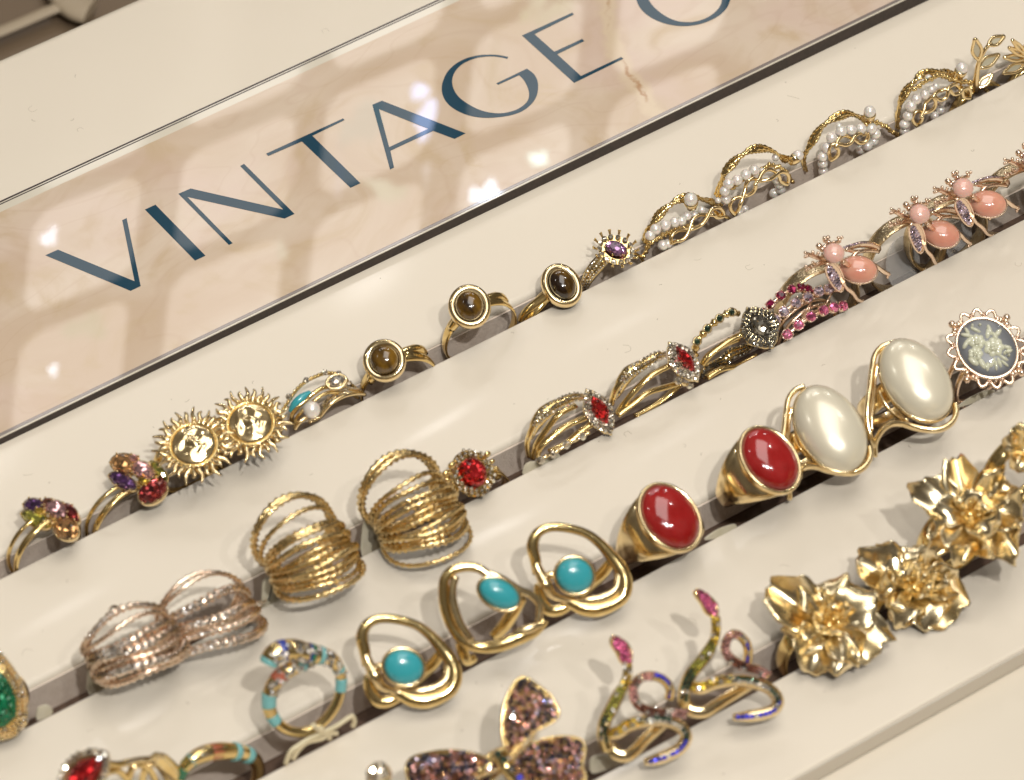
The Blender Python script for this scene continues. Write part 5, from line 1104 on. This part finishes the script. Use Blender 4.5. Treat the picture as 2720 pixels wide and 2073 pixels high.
# --- butterfly
DKGOLD = mat('dark_gold', (0.36, 0.23, 0.08), 0.4, 0.9)
def inside(p, poly):
    x, y = p; r = False
    for i in range(len(poly)):
        (x1, y1), (x2, y2) = poly[i], poly[i - 1]
        if (y1 > y) != (y2 > y) and x < (x2 - x1) * (y - y1) / (y2 - y1) + x1: r = not r
    return r
bc = ay(*ZO(1090, 1540), -117.5)
th = Thing('butterfly_ring', 'large butterfly ring with wings of pink, navy and gold pave stones', 'ring', V((bc.x, Y4, -9)))
wings = [([(1110, 1470), (1060, 1340), (1050, 1200), (1070, 1050), (1120, 920), (1190, 830), (1260, 825), (1340, 880), (1430, 950), (1500, 1040), (1525, 1120), (1490, 1180), (1400, 1230), (1300, 1290), (1220, 1370), (1150, 1450)], mixn((0.9, TC), (0.2, X), (0.1, UP))),
         ([(1130, 1530), (1200, 1440), (1330, 1360), (1480, 1320), (1620, 1315), (1720, 1350), (1745, 1430), (1720, 1560), (1750, 1680), (1600, 1800), (1400, 1780), (1220, 1690), (1140, 1600)], mixn((0.75, TC), (0.5, UP))),
         ([(1060, 1570), (940, 1500), (800, 1450), (640, 1430), (480, 1440), (320, 1480), (255, 1540), (255, 1640), (330, 1760), (600, 1830), (860, 1760), (1000, 1650)], mixn((0.7, TC), (0.45, UP), (-0.25, X)))]
random.seed(11)
for wi, (poly, nw) in enumerate(wings):
    P_ = [pl(*ZO(*q), bc, nw) for q in poly]; wg = th.part('wing', MB().slab(cat(P_, True, 3), nw, 0.8), DKGOLD); th.part('wing_rim', MB().tube(P_, 0.32, 6, True, 3), GOLD, wg)
    bins = {}
    cx_, cy_ = ZO_c = (1090, 1540); xs = [q[0] for q in poly]; ys = [q[1] for q in poly]; st_ = 36; r_ = 0
    y = min(ys) + 14
    while y < max(ys):
        x = min(xs) + 14 + (st_ / 2 if r_ % 2 else 0)
        while x < max(xs):
            if inside((x, y), poly):
                dd = min(math.hypot(x - q[0], y - q[1]) for q in cat([V((a_[0], a_[1], 0)) for a_ in poly], True, 4)[:: 1] for q in [q])
                rr_ = math.hypot(x - cx_, y - cy_); ang = math.atan2(y - cy_, x - cx_)
                vein = abs(math.sin(ang * 6.5 + wi)) < 0.30 and rr_ < 560
                if vein or (dd < 70 and int(rr_ / 80) % 2 == 0 and rr_ > 350) : kd = NAVY if random.random() < 0.75 else BROWN
                else: kd = random.choice([ROSEC, ROSEC, ROSEC, BROWN, BROWN, LAV, NAVY, ORNG])
                if dd > 16: bins.setdefault(kd.name, (kd, MB()))[1].stone(pl(*ZO(x + random.uniform(-3, 3), y + random.uniform(-3, 3)), bc, nw) + nw * 0.25, (nw + V([random.uniform(-.35, .35) for _ in range(3)])).normalized(), 0.5)
            x += st_
        y += st_ * 0.87; r_ += 1
    for kd, mb in bins.values(): th.part('crystals', mb, kd, wg)
mb = MB().tube([pl(*ZO(*q), bc + TC * 1.2, TC) for q in ((985, 1440), (1020, 1490), (1080, 1560), (1130, 1630), (1190, 1720))], [0.7, 1.0, 1.6, 1.5, 0.9], 10); bo = th.part('body', mb, GOLD)
for q, m_ in (((1015, 1460), DGREEN), ((1065, 1505), DGREEN), ((1130, 1590), GREY), ((1185, 1600), ORNG), ((1200, 1660), BLUE)): th.part('crystals', MB().ball(pl(*ZO(*q), bc + TC * 2.4, TC), 0.85, 8), m_, bo)
mb = MB(); 
for pts in (((1140, 1500), (1200, 1440), (1290, 1350), (1340, 1260)), ((1060, 1570), (960, 1610), (840, 1660))):
    for p in spread([pl(*ZO(*q), bc + TC * 0.9, TC) for q in pts], 0.8): mb.ball(p, 0.5, 6)
th.part('beaded_veins', mb, PGOLD)
band(th, bc + V((0, 3, -9)), 8.6, 3.0, 0.9)
tagcard(ZO, [(1800, 1620), (1790, 1530), (1830, 1480), (1950, 1470), (2060, 1530), (1900, 1600)], -116.5, 'cream price tag between the butterfly ring and the lower snake ring')

# --- snake rings
def snake(label, Z, neck, headp, loop, curl, hoop_, yb):
    P0 = ay(*Z(*loop[0][:2]), yb); N_ = mixn((0.35, TC), (-0.65, Y), (0.2, UP))
    N_ = mixn((0.85, TC), (-0.2, Y))
    th = Thing('snake_ring', label, 'ring', V((P0.x, Y4, -9)), 'gold snake rings with coloured pave stones')
    f = lambda pts: PP(Z, pts, P0, N_)
    a = f(neck); b = f(loop); c = f(curl); d = f(hoop_)
    th.part('neck', MB().tube(a, [1.0] * 3 + [1.35] * (len(a) - 3), 9), GOLD)
    th.part('coil', MB().tube(b, [1.1] + [1.3] * (len(b) - 2) + [0.7], 9), PGOLD)
    th.part('curl', MB().tube(c, [1.0] * (len(c) - 1) + [0.7], 9), GOLD)
    th.part('band', MB().tube(d, 1.05, 9, flat=(N_, 0.6, 1.3)), PGOLD)
    nH = mixn((0.9, TC), (0.35, X)); hp = PP(Z, headp, P0 + N_ * 1.0, nH); hd = th.part('head', MB().slab(cat(hp, True, 3), nH, 1.6).tube(hp, 0.4, 6, True, 2), GOLD)
    g = MB(); xs = [q[0] for q in headp]; ys = [q[1] for q in headp]; y = min(ys) + 16
    while y < max(ys) - 6:
        x = min(xs) + 10 + (14 if int(y) % 2 else 0)
        while x < max(xs):
            if inside((x, y), [q[:2] for q in headp]) : g.stone(pl(*Z(x, y), P0 + N_ * 1.0, nH) + nH * 0.3, (nH + V([random.uniform(-.3, .3) for _ in range(3)])).normalized(), 0.52)
            x += 30
        y += 27
    th.part('crystals', g, HOTP, hd)
    def cr(path, t0, t1, m_, rows=2, lift=0.85, nn=TC):
        lift += 0.36
        Q = cat(path, False, 10); i0, i1 = int(t0 * (len(Q) - 1)), int(t1 * (len(Q) - 1)) + 1
        g = MB(); sp_ = MB(); tmp = pave(MB(), [p + nn * lift for p in Q[i0:i1]], 0.95, 0.5, nn, rows, 0.95)
        for q_, n_, t_ in tmp: (sp_ if random.random() < 0.22 else g).stone(q_, n_, 0.6, t_)
        if g.v: th.part('crystals', g, m_)
        if sp_.v: th.part('crystals', sp_, SPARK)
    cr(a, 0.02, 0.28, YEL); cr(a, 0.28, 0.6, OLIVE if 'lower' in label else ORNG); cr(a, 0.62, 0.9, DGREEN)
    up = mixn((0.5, TC), (0.6, UP))
    cr(b, 0.02, 0.28, YEL, 2, 0.95, up); cr(b, 0.28, 0.45, DGREEN, 1, 1.0, up); cr(b, 0.3, 0.6, CLEAR, 1, 0.9, TC); cr(b, 0.55, 0.66, DGREEN, 1, 1.0, TC); cr(b, 0.66, 0.98, BLUE, 1, 1.0, TC)
    cr(c, 0.0, 0.28, BLUE, 1, 0.75, up); cr(c, 0.28, 0.62, ROSEC, 2, 0.75, TC); cr(c, 0.62, 0.86, BROWN, 2, 0.7, TC); cr(c, 0.86, 1.0, ROSEC, 2, 0.6, TC)
    return th
snake('gold snake ring with pink head, lower of the two and beside the butterfly', ZP,
    [(515, 690, 1.5), (515, 780, 1.5), (490, 870, 1.2), (440, 960, 1), (400, 1050, 0.6), (350, 1150, 0.3), (325, 1240, 0), (330, 1330, -0.5), (365, 1430, -1)],
    [(400, 478), (455, 495), (520, 540), (555, 610), (550, 680), (520, 710), (480, 680), (440, 600), (405, 550)],
    [(375, 1290, 1), (440, 1270, 1.5), (520, 1215, 1.5), (640, 1180, 1.5), (780, 1170, 1.2), (900, 1195, 1), (985, 1250, 1), (1010, 1320, 1), (960, 1400, 1.2), (870, 1450, 1.4), (770, 1490, 1.4), (660, 1520, 1)],
    [(885, 1010, -2), (890, 930, -1.5), (840, 850, -1), (740, 810, -0.5), (640, 820, 0), (580, 880, 0.3), (570, 960, 0.5), (610, 1040, 0.8), (700, 1090, 0.8), (800, 1110, 0.8), (900, 1110, 0.6), (1010, 1120, 0.3)],
    [(380, 1390, -1), (430, 1460, -0.6), (520, 1480, -0.4), (600, 1440, -1.5), (680, 1370, -3), (780, 1290, -4), (860, 1230, -5)], -118.5)
snake('gold snake ring with pink head, taller of the two and beside the flower rings', ZP,
    [(1250, 300, 1.5), (1255, 400, 1.5), (1240, 500, 1.2), (1190, 600, 1), (1130, 690, 0.6), (1060, 780, 0.3), (1020, 870, 0), (1000, 980, -0.5), (1010, 1060, -1)],
    [(1100, 88), (1160, 110), (1225, 160), (1270, 220), (1275, 290), (1240, 305), (1190, 270), (1150, 190), (1110, 140)],
    [(1060, 905, 1), (1140, 900, 1.5), (1240, 860, 1.5), (1370, 835, 1.5), (1500, 840, 1.2), (1620, 870, 1), (1720, 920, 1), (1775, 1000, 1), (1750, 1070, 1.2), (1660, 1110, 1.4), (1540, 1130, 1.4), (1400, 1145, 1)],
    [(1540, 720, -2), (1545, 620, -1.5), (1520, 530, -1), (1460, 470, -0.5), (1400, 460, 0), (1350, 510, 0.3), (1340, 590, 0.5), (1380, 650, 0.8), (1450, 700, 0.8), (1540, 730, 0.8), (1620, 755, 0.6), (1700, 800, 0.3)],
    [(1010, 1040, -1), (1060, 1100, -0.6), (1170, 1110, -0.4), (1280, 1060, -1.5), (1400, 1000, -3), (1500, 950, -4), (1600, 900, -5)], -118.5)

# --- crumpled flower rings
def flower(label, Z, cen, petals, kk, y=-119.0, nrm=None, seed=1, stam=6):
    random.seed(seed); N_ = nrm or mixn((0.45, UP), (0.6, TC)); c = ay(*Z(*cen), y); th = Thing('flower_ring', label, 'ring', V((c.x, Y4, -9)), 'gold flower rings with crumpled petals')
    for (tx, ty, wd, lift, curl) in petals:
        d = pl(*Z(tx, ty), c, N_) - c; L_ = d.length; d.normalize(); s_ = N_.cross(d); ph = random.uniform(0, 6); fr = random.uniform(1.6, 2.6); W_ = wd * 1.2 / kk
        nu, nv = 18, 16; top = []
        for i in range(nu + 1):
            u = i / nu; row = []
            for j in range(nv + 1):
                v = -1 + 2 * j / nv
                shp = 0.18 + 0.82 * math.sin(PI * min(1, 0.04 + u * 0.60)) ** 0.9; edge = 1 + 0.07 * math.sin(v * 5 + ph) + 0.05 * math.sin(v * 11 + ph * 2)
                x = L_ * u * (1 - 0.34 * v * v * u) * edge; yy = W_ * shp * v
                z = lift * math.sin(u * PI * 0.62) * 1.0 + 1.9 * v * v * (0.4 + 0.6 * u) - curl * u ** 3 * (1 - 0.3 * v * v)
                z += (1.5 * math.sin(fr * v * 1.8 + ph + u * 2.0) + 0.25 * math.sin(5 * v + ph * 1.7 - 3 * u)) * (u ** 1.3) + 0.3 * math.sin(6 * u + ph) * u
                row.append(c + d * x + s_ * yy + N_ * z)
            top.append(row)
        bot = [[p - N_ * 0.32 for p in r] for r in top]
        mb = MB().grid([r + b[::-1] for r, b in zip(top, bot)], False, True, True); th.part('petal', mb, FGOLD)
    mb = MB()
    for i in range(stam):
        t = 2 * PI * i / stam + random.uniform(-.3, .3); a, b = orth(N_); d = a * math.cos(t) + b * math.sin(t); h = random.uniform(2.8, 4.2)
        mb.tube([c, c + d * 0.8 + N_ * h * 0.6, c + d * random.uniform(1.2, 2.3) + N_ * h], 0.28, 6, sub=3).ball(c + d * 1.8 + N_ * (h + 0.1), 0.55, 7)
    mb.ball(c + N_ * 0.6, 1.3, 10); th.part('stamens', mb, GOLD)
    band(th, V((c.x, Y4, c.z - 9)), 8.6, 4.0, 0.9)
    return th
FGOLD = noise_on(mat('flower_gold', (0.86, 0.68, 0.35), 0.2, 1.0), 90, (0.95, 0.83, 0.58), (0.90, 0.70, 0.36), 0.35, 0.65, bump=0.12, bscale=160, rough=(0.17, 0.3))
flower('gold flower ring, lowest and nearest the snake rings', ZQ, (800, 600), [(350, 360, 150, 3.0, -1.5), (460, 590, 110, 2.5, 0.5), (740, 960, 185, 2.5, 0.5), (1230, 720, 170, 2.5, 1.0), (960, 290, 160, 3.5, 1.0), (600, 330, 90, 4.5, 1.5), (880, 420, 80, 5, 2.5), (700, 500, 60, 5, 3), (1120, 420, 140, 4.5, 1.0), (1000, 880, 120, 3.5, 0.5), (570, 800, 90, 3.5, 1), (760, 680, 90, 5, 2)], 31.5, seed=5)
flower('gold flower ring, middle and deep gold, overlapping its lower neighbour', ZQ, (1400, 330), [(1000, 120, 150, 2.5, 0.5), (1150, 60, 120, 3, 1), (1440, 640, 170, 2.5, 0), (1740, 520, 180, 1.5, -0.5), (1740, 330, 110, 3.5, 1.5), (1480, 40, 120, 4, 1), (1150, 440, 130, 4.5, 1.0), (1500, 200, 70, 5, 2.5), (1280, 620, 120, 4, 0.5), (1620, 180, 120, 4, 0.5), (1260, 200, 100, 5, 2), (1520, 400, 90, 5.5, 2)], 31.5, seed=9)
flower('gold flower ring, upper right with its tallest petal upright', ZN, (1760, 650), [(1290, 430, 150, 2.5, 0), (1610, 190, 120, 1.0, -2.0), (2010, 290, 90, 2.5, -1), (2190, 560, 190, 3, 1.5), (2120, 1020, 170, 2, 0.5), (1500, 900, 150, 2, 0.5), (1450, 640, 110, 3.5, 1), (1900, 520, 100, 5, 2), (1650, 1050, 150, 3, 0.5), (1930, 850, 130, 5, 1.5), (2080, 400, 120, 4.5, 1), (1700, 480, 90, 5, 1.5), (1420, 960, 120, 2, 0)], 36, seed=14)
flower('gold flower ring cut off by the right edge, highest of its slot', ZN, (2290, 100), [(2040, 60, 130, 2.5, 0.5), (2160, 300, 140, 2, 0.5), (2200, -60, 130, 2, 0), (2500, 200, 160, 2, 1), (2150, 150, 100, 4, 1), (2300, 350, 130, 3, 0.5)], 36, seed=21)
